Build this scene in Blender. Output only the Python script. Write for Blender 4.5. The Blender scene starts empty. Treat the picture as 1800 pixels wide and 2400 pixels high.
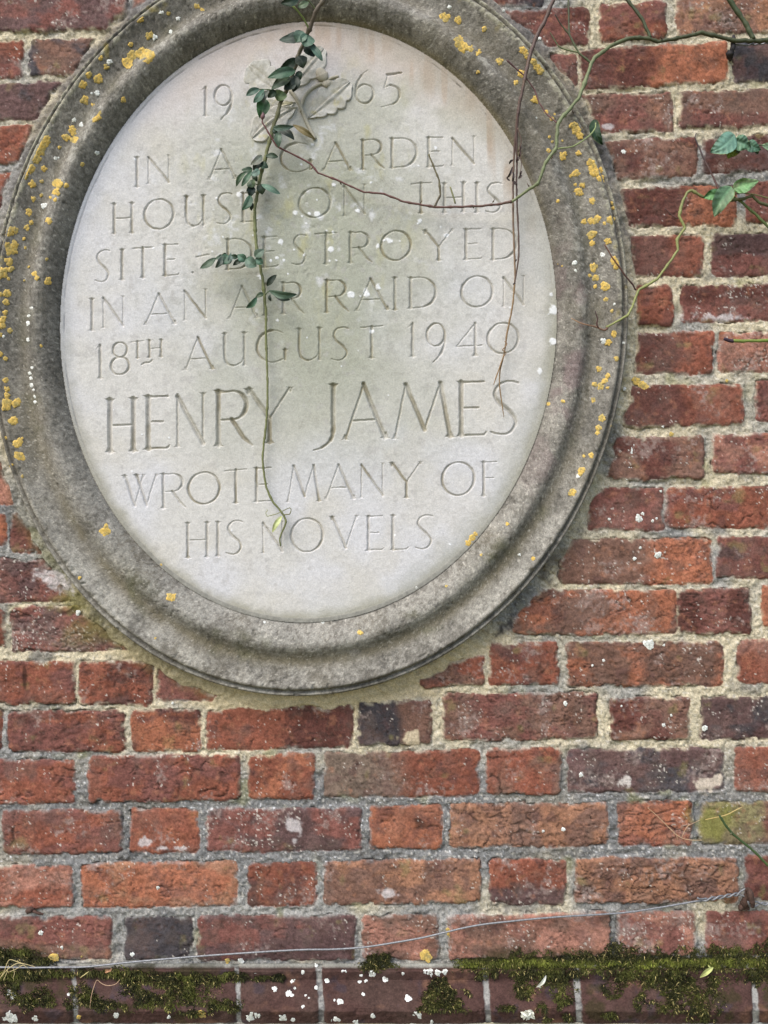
import bpy, math, random
import numpy as np
from mathutils import Vector

# ------------------------------------------------------------------ camera, sky, sun
S = 0.00062            # metres of wall per unit of the working grid (units run right and down)
D = 2016.0             # distance from the lens to the wall face in those units
Z0 = 1.52              # lens height above the ground
sc = bpy.context.scene
cam_data = bpy.data.cameras.new("camera")
cam = bpy.data.objects.new("camera", cam_data)
sc.collection.objects.link(cam)
cam.location = (0, -D * S, Z0)
cam.rotation_euler = (math.radians(90), 0, 0)
cam_data.sensor_fit = 'VERTICAL'
cam_data.angle = 2 * math.atan(1200 / D)
cam_data.clip_start = 0.01
cam_data.clip_end = 200
sc.camera = cam

world = bpy.data.worlds.new("World")
sc.world = world
world.use_nodes = True
wn = world.node_tree.nodes
sky = wn.new('ShaderNodeTexSky')
sky.sky_type = 'NISHITA'
sky.sun_disc = False
SUN_EL, SUN_AZ = math.radians(50), math.radians(216)   # azimuth from north (+Y), clockwise
sky.sun_elevation = SUN_EL
sky.sun_rotation = SUN_AZ
sky.air_density = 1.0
sky.dust_density = 2.0
wn['Background'].inputs['Strength'].default_value = 0.15
world.node_tree.links.new(sky.outputs[0], wn['Background'].inputs['Color'])
sun_data = bpy.data.lights.new("sun", 'SUN')
sun_data.energy = 2.2
sun_data.angle = math.radians(40)
sun_data.color = (1.0, 0.965, 0.915)
sun = bpy.data.objects.new("sun", sun_data)
sc.collection.objects.link(sun)
sd = Vector((math.sin(SUN_AZ) * math.cos(SUN_EL), math.cos(SUN_AZ) * math.cos(SUN_EL), math.sin(SUN_EL)))
sun.rotation_euler = sd.to_track_quat('Z', 'Y').to_euler()
sc.view_settings.view_transform = 'Standard'
sc.view_settings.look = 'None'
sc.view_settings.exposure = 0.68
sc.view_settings.gamma = 1.0

# ------------------------------------------------------------------ helpers
rng = np.random.default_rng(7)
random.seed(7)
TAB = rng.random((256, 256)).astype(np.float32) * 2 - 1


def vn(x, y, seed=0):
    x = np.asarray(x, np.float32) + seed * 17.31
    y = np.asarray(y, np.float32) + seed * 41.73
    xi = np.floor(x).astype(np.int32)
    yi = np.floor(y).astype(np.int32)
    fx = x - xi
    fy = y - yi
    fx = fx * fx * (3 - 2 * fx)
    fy = fy * fy * (3 - 2 * fy)
    xa, xb, ya, yb = xi & 255, (xi + 1) & 255, yi & 255, (yi + 1) & 255
    a = TAB[xa, ya] + (TAB[xb, ya] - TAB[xa, ya]) * fx
    b = TAB[xa, yb] + (TAB[xb, yb] - TAB[xa, yb]) * fx
    return a + (b - a) * fy


def fbm(x, y, s, o=3, seed=0, sy=None):
    sy = sy or s
    t = 0
    a, n = 1.0, 0.0
    for k in range(o):
        t = t + a * vn(x / s * 2 ** k, y / sy * 2 ** k, seed + 3 * k)
        n += a
        a *= 0.55
    return t / n * 1.35


def ss(a, b, x):
    t = np.clip((x - a) / (b - a), 0, 1)
    return t * t * (3 - 2 * t)


def lin(c):
    c = np.array(c, np.float32) / 255
    return ((c + 0.055) / 1.055) ** 2.4


def mix(a, b, t):
    t = np.asarray(t)[..., None]
    return a * (1 - t) + b * t


def W(u, v, d):
    """grid position u, v seen at depth d in front of the wall -> metres"""
    k = 1 - np.asarray(d) / D
    return np.stack([(np.asarray(u) - 900) * k * S, -np.asarray(d) * S * np.ones_like(k), Z0 + (1200 - np.asarray(v)) * k * S], -1)


def tag(o, label=None, cat=None, group=None, kind=None):
    if label:
        o['label'] = label
    if cat:
        o['category'] = cat
    if group:
        o['group'] = group
    if kind:
        o['kind'] = kind
    return o


def empty(name, loc, label, cat, group=None):
    o = bpy.data.objects.new(name, None)
    sc.collection.objects.link(o)
    o.location = tuple(float(q) for q in loc)
    o.empty_display_size = 0.05
    return tag(o, label, cat, group)


def origin_of(o):
    v = Vector((0, 0, 0))
    while o is not None:
        v += o.location
        o = o.parent
    return np.array(v)


def mesh_obj(name, V, F, mat, col=None, parent=None, smooth=True, loc=None):
    """V (n,3) world metres, F (m,4) or (m,3) int array"""
    V = np.asarray(V, np.float64)
    F = np.asarray(F, np.int32)
    me = bpy.data.meshes.new(name)
    off = origin_of(parent) if parent is not None else np.zeros(3)
    own = np.zeros(3)
    if loc is not None:
        own = np.asarray(loc, float) - off
    Vl = V - off - own
    n, k = F.shape
    me.vertices.add(len(V))
    me.vertices.foreach_set('co', Vl.astype(np.float32).ravel())
    me.loops.add(n * k)
    me.loops.foreach_set('vertex_index', F.ravel())
    me.polygons.add(n)
    me.polygons.foreach_set('loop_start', np.arange(0, n * k, k, dtype=np.int32))
    try:
        me.polygons.foreach_set('loop_total', np.full(n, k, np.int32))
    except Exception:
        pass
    me.polygons.foreach_set('use_smooth', np.full(n, smooth, bool))
    me.update(calc_edges=True)
    me.validate()
    if col is not None:
        ca = me.color_attributes.new('Col', 'FLOAT_COLOR', 'POINT')
        c4 = np.ones((len(V), 4), np.float32)
        c4[:, :3] = col
        ca.data.foreach_set('color', c4.ravel())
    me.materials.append(mat)
    o = bpy.data.objects.new(name, me)
    sc.collection.objects.link(o)
    if parent is not None:
        o.parent = parent
    o.location = tuple(own)
    return o


def grid_faces(nr, nc, wrap=False):
    i = np.arange(nr * nc).reshape(nr, nc)
    if wrap:
        i = np.concatenate([i, i[:, :1]], 1)
    return np.stack([i[:-1, :-1], i[1:, :-1], i[1:, 1:], i[:-1, 1:]], -1).reshape(-1, 4)


def sub_mesh(V, F, C):
    used = np.unique(F)
    m = np.zeros(len(V), np.int32)
    m[used] = np.arange(len(used))
    return V[used], m[F], C[used]


def stone_mat(name, rough=0.9, fine=900.0, amt=0.3, bump=0.25, bdist=0.0006, spec=0.25, speck=None):
    """colour attribute x fine procedural grain, with grainy bump"""
    m = bpy.data.materials.new(name)
    m.use_nodes = True
    nt = m.node_tree
    N, L = nt.nodes, nt.links
    b = N['Principled BSDF']
    b.inputs['Roughness'].default_value = rough
    b.inputs['Specular IOR Level'].default_value = spec
    at = N.new('ShaderNodeAttribute')
    at.attribute_name = 'Col'
    tc = N.new('ShaderNodeTexCoord')
    n1 = N.new('ShaderNodeTexNoise')
    n1.inputs['Scale'].default_value = fine
    n1.inputs['Detail'].default_value = 4
    n1.inputs['Roughness'].default_value = 0.65
    L.new(tc.outputs['Object'], n1.inputs['Vector'])
    mr = N.new('ShaderNodeMapRange')
    mr.inputs['From Min'].default_value = 0.3
    mr.inputs['From Max'].default_value = 0.7
    mr.inputs['To Min'].default_value = 1 - amt
    mr.inputs['To Max'].default_value = 1 + amt
    L.new(n1.outputs['Fac'], mr.inputs['Value'])
    mu = N.new('ShaderNodeMix')
    mu.data_type = 'RGBA'
    mu.blend_type = 'MULTIPLY'
    mu.inputs['Factor'].default_value = 1
    L.new(at.outputs['Color'], mu.inputs[6])
    L.new(mr.outputs['Result'], mu.inputs[7])
    out = mu.outputs[2]
    if speck:
        n2 = N.new('ShaderNodeTexNoise')
        n2.inputs['Scale'].default_value = fine * speck[0]
        n2.inputs['Detail'].default_value = 2
        L.new(tc.outputs['Object'], n2.inputs['Vector'])
        r2 = N.new('ShaderNodeMapRange')
        r2.inputs['From Min'].default_value = speck[1]
        r2.inputs['From Max'].default_value = speck[1] + 0.06
        r2.inputs['To Max'].default_value = speck[2]
        L.new(n2.outputs['Fac'], r2.inputs['Value'])
        m2 = N.new('ShaderNodeMix')
        m2.data_type = 'RGBA'
        L.new(r2.outputs['Result'], m2.inputs['Factor'])
        L.new(out, m2.inputs[6])
        m2.inputs[7].default_value = (*speck[3], 1)
        out = m2.outputs[2]
    L.new(out, b.inputs['Base Color'])
    bp = N.new('ShaderNodeBump')
    bp.inputs['Strength'].default_value = bump
    bp.inputs['Distance'].default_value = bdist
    L.new(n1.outputs['Fac'], bp.inputs['Height'])
    L.new(bp.outputs['Normal'], b.inputs['Normal'])
    return m


M_BRICK = stone_mat('handmade_brick', 0.92, 430, 0.32, 0.5, 0.0013, 0.1)
M_MORTAR = stone_mat('lime_mortar', 0.95, 520, 0.32, 0.8, 0.0016, 0.1)
M_PANEL = stone_mat('pale_limestone', 0.9, 520, 0.14, 0.5, 0.0008, 0.15)
M_FRAME = stone_mat('weathered_limestone', 0.95, 480, 0.36, 0.7, 0.0012, 0.1)
M_LICHEN = stone_mat('lichen_crust', 0.95, 900, 0.30, 0.8, 0.0008, 0.1)
M_MOSS = stone_mat('moss_blades', 0.8, 300, 0.2, 0.1, 0.0003, 0.2)
M_LEAF = stone_mat('leaf_surface', 0.52, 260, 0.22, 0.25, 0.0005, 0.25)
M_STEM = stone_mat('plant_stem', 0.6, 500, 0.22, 0.3, 0.0005, 0.35)
M_STRAW = stone_mat('dry_straw', 0.8, 500, 0.15, 0.1, 0.0003, 0.2)
M_GROUND = stone_mat('garden_soil', 0.95, 40, 0.4, 0.8, 0.01, 0.1)


def metal_mat(name, c, rough, metallic, bump):
    m = bpy.data.materials.new(name)
    m.use_nodes = True
    N, L = m.node_tree.nodes, m.node_tree.links
    b = N['Principled BSDF']
    b.inputs['Roughness'].default_value = rough
    b.inputs['Metallic'].default_value = metallic
    n = N.new('ShaderNodeTexNoise')
    n.inputs['Scale'].default_value = 350
    n.inputs['Detail'].default_value = 4
    cr = N.new('ShaderNodeValToRGB')
    cr.color_ramp.elements[0].position = 0.35
    cr.color_ramp.elements[0].color = (*[q * 0.55 for q in c], 1)
    cr.color_ramp.elements[1].position = 0.68
    cr.color_ramp.elements[1].color = (*c, 1)
    tc = N.new('ShaderNodeTexCoord')
    L.new(tc.outputs['Object'], n.inputs['Vector'])
    L.new(n.outputs['Fac'], cr.inputs['Fac'])
    L.new(cr.outputs['Color'], b.inputs['Base Color'])
    bp = N.new('ShaderNodeBump')
    bp.inputs['Strength'].default_value = bump
    bp.inputs['Distance'].default_value = 0.0006
    L.new(n.outputs['Fac'], bp.inputs['Height'])
    L.new(bp.outputs['Normal'], b.inputs['Normal'])
    return m


M_WIRE = metal_mat('galvanised_wire', (0.26, 0.265, 0.28), 0.5, 0.4, 0.15)
M_RUST = metal_mat('rusty_iron', (0.085, 0.045, 0.032), 0.9, 0.1, 1.0)
M_IRON = metal_mat('black_iron', (0.03, 0.026, 0.028), 0.7, 0.2, 0.6)

# ------------------------------------------------------------------ the oval plaque's rings (true size, from its face)
DP = 18.0    # depth of the carved face
RA, RB, RC = 581.0, 703.5, (723.0, 755.0)


def ring(t):
    """ellipse of the frame at t (0 inner edge, 1 outer lip): centre, semi axes, tilt - as seen on the wall plane"""
    cx = 723 + 2.5 * t
    cy = 755 + 3.5 * t
    a = 580 + 164 * t
    b = 702.5 + 172 * t
    ph = math.radians(2.8) + math.radians(3.6) * t
    return cx, cy, a, b, ph


# profile: t, depth (units)
PROF = np.array([(-0.10, DP), (-0.02, DP), (0.0, DP - 2.5), (0.02, DP - 1.5), (0.05, DP + 6), (0.10, DP + 17), (0.16, DP + 27), (0.22, DP + 34), (0.28, DP + 37.5),
                 (0.33, DP + 37), (0.38, DP + 33), (0.43, DP + 26.5), (0.48, DP + 22), (0.53, DP + 20), (0.58, DP + 21), (0.66, DP + 25), (0.74, DP + 30.5),
                 (0.80, DP + 35), (0.835, DP + 38.5), (0.86, DP + 39.5), (0.88, DP + 37), (0.893, DP + 31), (0.902, DP + 25.5), (0.91, DP + 23.5), (0.918, DP + 24),
                 (0.93, DP + 26), (0.945, DP + 29), (0.96, DP + 29), (0.975, DP + 25), (0.988, DP + 16), (1.0, DP + 4), (1.005, 10), (1.01, -14)])


def prof(t):
    return np.interp(t, PROF[:, 0], PROF[:, 1])


def ring_scale(t):
    # the fitted ellipses are what the lens sees; bring each ring to its own true size at its depth
    dd = np.where(t < 0.5, DP + (20 - 0) * t * 2 * 0.5, DP + 10 - 10 * (t - 0.5) * 2 * 0.4)
    return dd


def ring_pts(t, th):
    """plane coordinates (true, orthographic) of the ring points"""
    cx = 723 + 2.5 * t
    cy = 755 + 3.5 * t
    a = 580 + 164 * t
    b = 702.5 + 172 * t
    ph = math.radians(2.8) + math.radians(3.6) * t
    x0, y0 = a * np.cos(th), b * np.sin(th)
    x = cx + x0 * np.cos(ph) - y0 * np.sin(ph)
    y = cy + x0 * np.sin(ph) + y0 * np.cos(ph)
    k = 1 - ring_scale(t) / D
    return 900 + (x - 900) * k, 1200 + (y - 1200) * k


def ring_t(X, Y):
    """t of true plane coordinates by bisection"""
    lo = np.full(np.shape(X), -3.4)
    hi = np.full(np.shape(X), 9.0)
    for _ in range(24):
        t = (lo + hi) / 2
        k = 1 - ring_scale(np.clip(t, 0, 1)) / D
        x = 900 + (X - 900) / k
        y = 1200 + (Y - 1200) / k
        tc = np.clip(t, 0, 1.3)
        cx, cy = 723 + 2.5 * tc, 755 + 3.5 * tc
        a, b = 580 + 164 * t, 702.5 + 172 * t
        ph = math.radians(2.8) + math.radians(3.6) * tc
        dx, dy = x - cx, y - cy
        p = (dx * np.cos(ph) + dy * np.sin(ph)) / a
        q = (-dx * np.sin(ph) + dy * np.cos(ph)) / b
        inside = p * p + q * q < 1
        hi = np.where(inside, t, hi)
        lo = np.where(inside, lo, t)
    return (lo + hi) / 2


CPROF = np.array([(2258, 0.0), (2268, 4), (2273, 17), (2276, 20), (2298, 17), (2302, 23), (2364, 73), (2370, 76), (2398, 65)])   # moulded course: seen v, depth


def surf_d(u, v):
    """depth of the solid surface met along the sight line through u, v"""
    u = np.asarray(u, float)
    v = np.asarray(v, float)
    d = np.full(np.shape(u), 20.0)
    for _ in range(7):
        k = 1 - d / D
        t = ring_t(900 + (u - 900) * k, 1200 + (v - 1200) * k)
        dn = np.where(t < 0, DP, np.where(t < 1.0, prof(np.clip(t, 0, 1)), 0.0))
        d = d * 0.4 + dn * 0.6
    return np.where(v > 2258, np.interp(v, CPROF[:, 0], CPROF[:, 1]), d)


KA = 0.80
# ------------------------------------------------------------------ brick wall
PAL = dict(R=(138, 84, 67), O=(162, 103, 78), D=(98, 62, 55), P=(98, 76, 74), N=(72, 69, 72), B=(122, 92, 79), K=(154, 112, 88), M=(124, 81, 73),
           G=(134, 116, 102), L=(136, 128, 92), T=(160, 114, 98))
# u0, u1, top at left, top at right, bottom at left, bottom at right, colour, second colour, how they meet, creasing, pale bloom
BR = [
    (-90, 295, -42, -50, 80, 66, 'P', 'M', 'n', .1, .15), (310, 620, -55, -70, 66, 40, 'T', 'R', 'n', .1, .1),
    (-150, 52, 95, 93, 184, 180, 'M', 'R', 't', .3, .3), (70, 430, 94, 80, 179, 165, 'B', 'N', 'n', .5, .1),
    (-200, 150, 202, 190, 284, 276, 'P', 'N', 'n', .5, .2), (-160, 105, 298, 290, 388, 380, 'R', 'T', 'n', .5, .3), (-230, 75, 408, 403, 498, 490, 'R', 'M', 'n', .2, .2),
    (-250, 50, 1085, 1082, 1184, 1181, 'T', 'R', 'n', .3, .3), (-120, 13, 1206, 1205, 1284, 1280, 'O', 'R', 'n', .3, .1), (24, 112, 1203, 1200, 1297, 1295, 'D', 'M', 'n', .4, .05),
    (-250, 200, 1312, 1309, 1413, 1410, 'M', 'P', 'n', .8, .85), (-150, 9, 1430, 1428, 1519, 1515, 'R', 'M', 'n', .3, .2), (26, 305, 1424, 1420, 1526, 1524, 'M', 'P', 'n', .6, .8),
    (-160, 174, 1552, 1551, 1649, 1650, 'R', 'M', 'n', .5, .3), (186, 358, 1552, 1550, 1652, 1653, 'R', 'D', 'n', .5, .15), (367, 505, 1566, 1580, 1644, 1642, 'M', 'R', 'n', .2, .2),
    (-180, 2, 1672, 1668, 1760, 1762, 'D', 'R', 'n', .3, .1), (18, 292, 1668, 1667, 1760, 1763, 'M', 'R', 'n', .7, .15), (308, 470, 1665, 1663, 1761, 1760, 'O', 'D', 'n', .4, .1),
    (485, 826, 1666, 1656, 1758, 1752, 'R', 'D', 'r', .15, .35), (839, 1012, 1647, 1644, 1749, 1743, 'N', 'B', 'r', .3, .15), (1038, 1400, 1627, 1622, 1736, 1731, 'M', 'B', 'n', .8, .4),
    (1432, 1616, 1637, 1634, 1736, 1735, 'B', 'D', 'n', .7, .1), (1644, 1900, 1636, 1630, 1734, 1730, 'P', 'N', 'n', .2, .5),
    (985, 1133, 1575, 1534, 1611, 1604, 'B', 'R', 'n', .5, .2), (1147, 1309, 1509, 1505, 1604, 1605, 'R', 'M', 'n', .1, .05), (1329, 1695, 1505, 1503, 1610, 1608, 'B', 'O', 'n', .7, .35), (1731, 1900, 1501, 1497, 1600, 1602, 'R', 'T', 't', .2, .4),
    (1206, 1584, 1382, 1385, 1487, 1486, 'O', 'B', 'n', .6, .4), (1588, 1761, 1384, 1380, 1484, 1485, 'D', 'M', 'n', .7, .1), (1786, 1960, 1375, 1372, 1470, 1468, 'O', 'R', 'n', .3, .1),
    (1312, 1671, 1264, 1262, 1366, 1370, 'B', 'O', 'r', .6, .35), (1682, 1930, 1258, 1256, 1358, 1359, 'M', 'P', 'n', .1, .2),
    (1380, 1555, 1146, 1144, 1242, 1244, 'M', 'D', 'n', .3, .15), (1562, 1930, 1146, 1136, 1237, 1239, 'M', 'R', 'n', .4, .4),
    (1420, 1650, 1028, 1022, 1124, 1122, 'B', 'D', 'n', .35, .1), (1669, 1930, 1018, 1014, 1106, 1114, 'M', 'T', 'n', .3, .3),
    (1460, 1741, 905, 900, 1002, 994, 'D', 'R', 'r', .25, .1), (1772, 1930, 893, 890, 986, 984, 'D', 'M', 'n', .5, .2),
    (1470, 1672, 783, 777, 877, 876, 'D', 'R', 'r', .2, .3), (1687, 1930, 780, 776, 873, 872, 'T', 'O', 'n', .5, .5),
    (1491, 1577, 668, 667, 762, 763, 'R', 'D', 'n', .3, .05), (1597, 1930, 670, 660, 755, 750, 'M', 'D', 't', .3, .5),
    (1462, 1650, 555, 550, 648, 646, 'D', 'R', 'r', .3, .05), (1671, 1930, 548, 545, 647, 640, 'P', 'M', 'b', .2, .15),
    (1455, 1725, 440, 434, 529, 530, 'D', 'O', 'r', .9, .1), (1750, 1930, 426, 422, 520, 515, 'M', 'R', 'n', .3, .2),
    (1415, 1634, 330, 322, 420, 412, 'B', 'D', 'n', .35, .1), (1648, 1930, 324, 308, 405, 393, 'P', 'D', 'n', .15, .25),
    (1350, 1578, 222, 216, 310, 306, 'M', 'B', 'n', .2, .3), (1594, 1930, 216, 202, 302, 294, 'B', 'M', 'b', .1, .1),
    (1262, 1351, 124, 122, 204, 204, 'D', 'M', 'n', .15, .05), (1359, 1705, 115, 97, 211, 190, 'D', 'O', 'r', .6, .15), (1720, 1930, 100, 92, 192, 186, 'N', 'P', 'n', .15, .1),
    (1160, 1380, 26, 16, 107, 102, 'M', 'D', 'n', .3, .15), (1406, 1563, 10, 0, 98, 86, 'M', 'R', 'b', .3, .1), (1588, 1930, -10, -20, 84, 66, 'K', 'B', 'n', .35, .15),
    (1140, 1276, -90, -92, 16, 12, 'D', 'N', 'r', .2, .05), (1300, 1480, -95, -98, -6, -9, 'M', 'D', 'n', .2, .1), (1500, 1900, -98, -112, -12, -24, 'M', 'R', 'n', .2, .1),
    (-170, 175, 1785, 1783, 1887, 1883, 'R', 'M', 'n', .5, .3), (208, 563, 1772, 1770, 1881, 1876, 'R', 'M', 'n', .5, .1), (583, 737, 1772, 1768, 1873, 1872, 'R', 'O', 'n', .4, .1),
    (759, 1122, 1766, 1758, 1868, 1866, 'R', 'G', 'l', .3, .2), (1141, 1314, 1756, 1754, 1862, 1861, 'R', 'B', 'n', .5, .15), (1331, 1697, 1758, 1755, 1857, 1853, 'P', 'N', 'n', .2, .45), (1723, 1900, 1753, 1750, 1857, 1855, 'O', 'R', 'l', .1, .2),
    (-190, -12, 1905, 1903, 2000, 2000, 'R', 'M', 'n', .3, .1), (6, 284, 1904, 1900, 2003, 1998, 'M', 'R', 'n', .4, .2), (305, 464, 1897, 1895, 1999, 1997, 'R', 'O', 'n', .2, .3),
    (485, 845, 1896, 1894, 1996, 1995, 'P', 'M', 'n', .2, .6), (867, 1035, 1889, 1887, 1990, 1989, 'O', 'O', 'n', .2, .05), (1056, 1425, 1885, 1882, 1988, 1982, 'K', 'B', 'n', .6, .1),
    (1450, 1621, 1880, 1877, 1983, 1980, 'O', 'R', 'n', .8, .1), (1642, 1900, 1882, 1876, 1979, 1976, 'L', 'M', 'r', .2, .3),
    (-160, 168, 2031, 2029, 2128, 2126, 'R', 'T', 'n', .3, .15), (190, 555, 2026, 2022, 2129, 2124, 'O', 'K', 'n', .6, .1), (582, 741, 2026, 2022, 2125, 2124, 'R', 'D', 'n', .2, .45),
    (759, 1128, 2022, 2015, 2121, 2116, 'K', 'B', 'n', 1., .15), (1148, 1327, 2017, 2014, 2120, 2121, 'R', 'P', 'b', .3, .6), (1350, 1728, 2014, 2011, 2117, 2114, 'K', 'B', 'n', 1., .05), (1748, 1930, 2005, 2000, 2112, 2110, 'M', 'D', 'n', .3, .05),
    (-150, 259, 2153, 2149, 2250, 2249, 'M', 'B', 'b', .4, .25), (294, 449, 2151, 2149, 2251, 2249, 'N', 'N', 'n', .2, .3), (464, 832, 2149, 2146, 2252, 2249, 'P', 'M', 'n', .15, .3),
    (851, 1027, 2150, 2147, 2250, 2249, 'T', 'B', 'n', .5, .5), (1052, 1430, 2147, 2140, 2248, 2240, 'T', 'B', 'n', .5, .55), (1450, 1629, 2139, 2137, 2242, 2238, 'T', 'M', 'n', .3, .7), (1654, 1930, 2139, 2134, 2240, 2236, 'M', 'D', 'n', .2, .4),
]
UMIN, UMAX, VMIN = -900, 2700, -800


def extend():
    r = random.Random(3)
    keys = 'RRMMDBOPTK'
    out = []
    rows = {}
    for b in BR:
        rows.setdefault((round((b[2] + b[3] + b[4] + b[5]) / 4 / 26), b[0] > 700), []).append(b)
    # walk right from the right-most brick of each course and left from the left-most
    for b in BR:
        if b[1] >= 1880 and b[0] > 1100:
            u, long_ = b[1] + 20, r.random() < .5
            vt, vb, sl = b[3], b[5], -0.012 if b[2] < 1300 else -0.002
            while u < UMAX:
                w = 350 if long_ else 165
                out.append((u, u + w, vt, vt + sl * w, vb, vb + sl * w, r.choice(keys), r.choice(keys), 'n', r.random() * .6, r.random() * .4))
                vt += sl * (w + 20)
                vb += sl * (w + 20)
                u += w + 20
                long_ = not long_
        if b[0] <= -80:
            u, long_ = b[0] - 20, r.random() < .5
            while u > UMIN:
                w = 350 if long_ else 165
                out.append((u - w, u, b[2], b[2], b[4], b[4], r.choice(keys), r.choice(keys), 'n', r.random() * .6, r.random() * .4))
                u -= w + 20
                long_ = not long_
    # courses left of the plaque and above the picture
    for i in range(5):
        vt = 512 + 114 * i
        u = UMIN - 40 * (i % 2)
        k = i
        while u < 30:
            w = 350 if k % 2 else 165
            out.append((u, u + w, vt, vt - 3, vt + 93, vt + 90, r.choice(keys), r.choice(keys), 'n', r.random() * .6, r.random() * .4))
            u += w + 20
            k += 1
    for i in range(8):
        vt = -155 - 110 * i
        u = UMIN - 60 * (i % 2)
        k = i
        while u < UMAX:
            w = 350 if k % 2 else 165
            sl = -0.01
            off = -0.012 * (u - 300) if i == 0 else -0.012 * (u - 300)
            out.append((u, u + w, vt + off, vt + off + sl * w, vt + 90 + off, vt + 90 + off + sl * w, r.choice(keys), r.choice(keys), 'n', r.random() * .5, r.random() * .4))
            u += w + 20
            k += 1
    return out


def plaque_rho(U, V):
    cx, cy, a, b, ph = 725.5, 758.5, 744.0, 874.5, math.radians(6.4)
    dx, dy = U - cx, V - cy
    p = (dx * math.cos(ph) + dy * math.sin(ph)) / a
    q = (-dx * math.sin(ph) + dy * math.cos(ph)) / b
    return (np.sqrt(p * p + q * q) - 1) * 800


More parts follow.
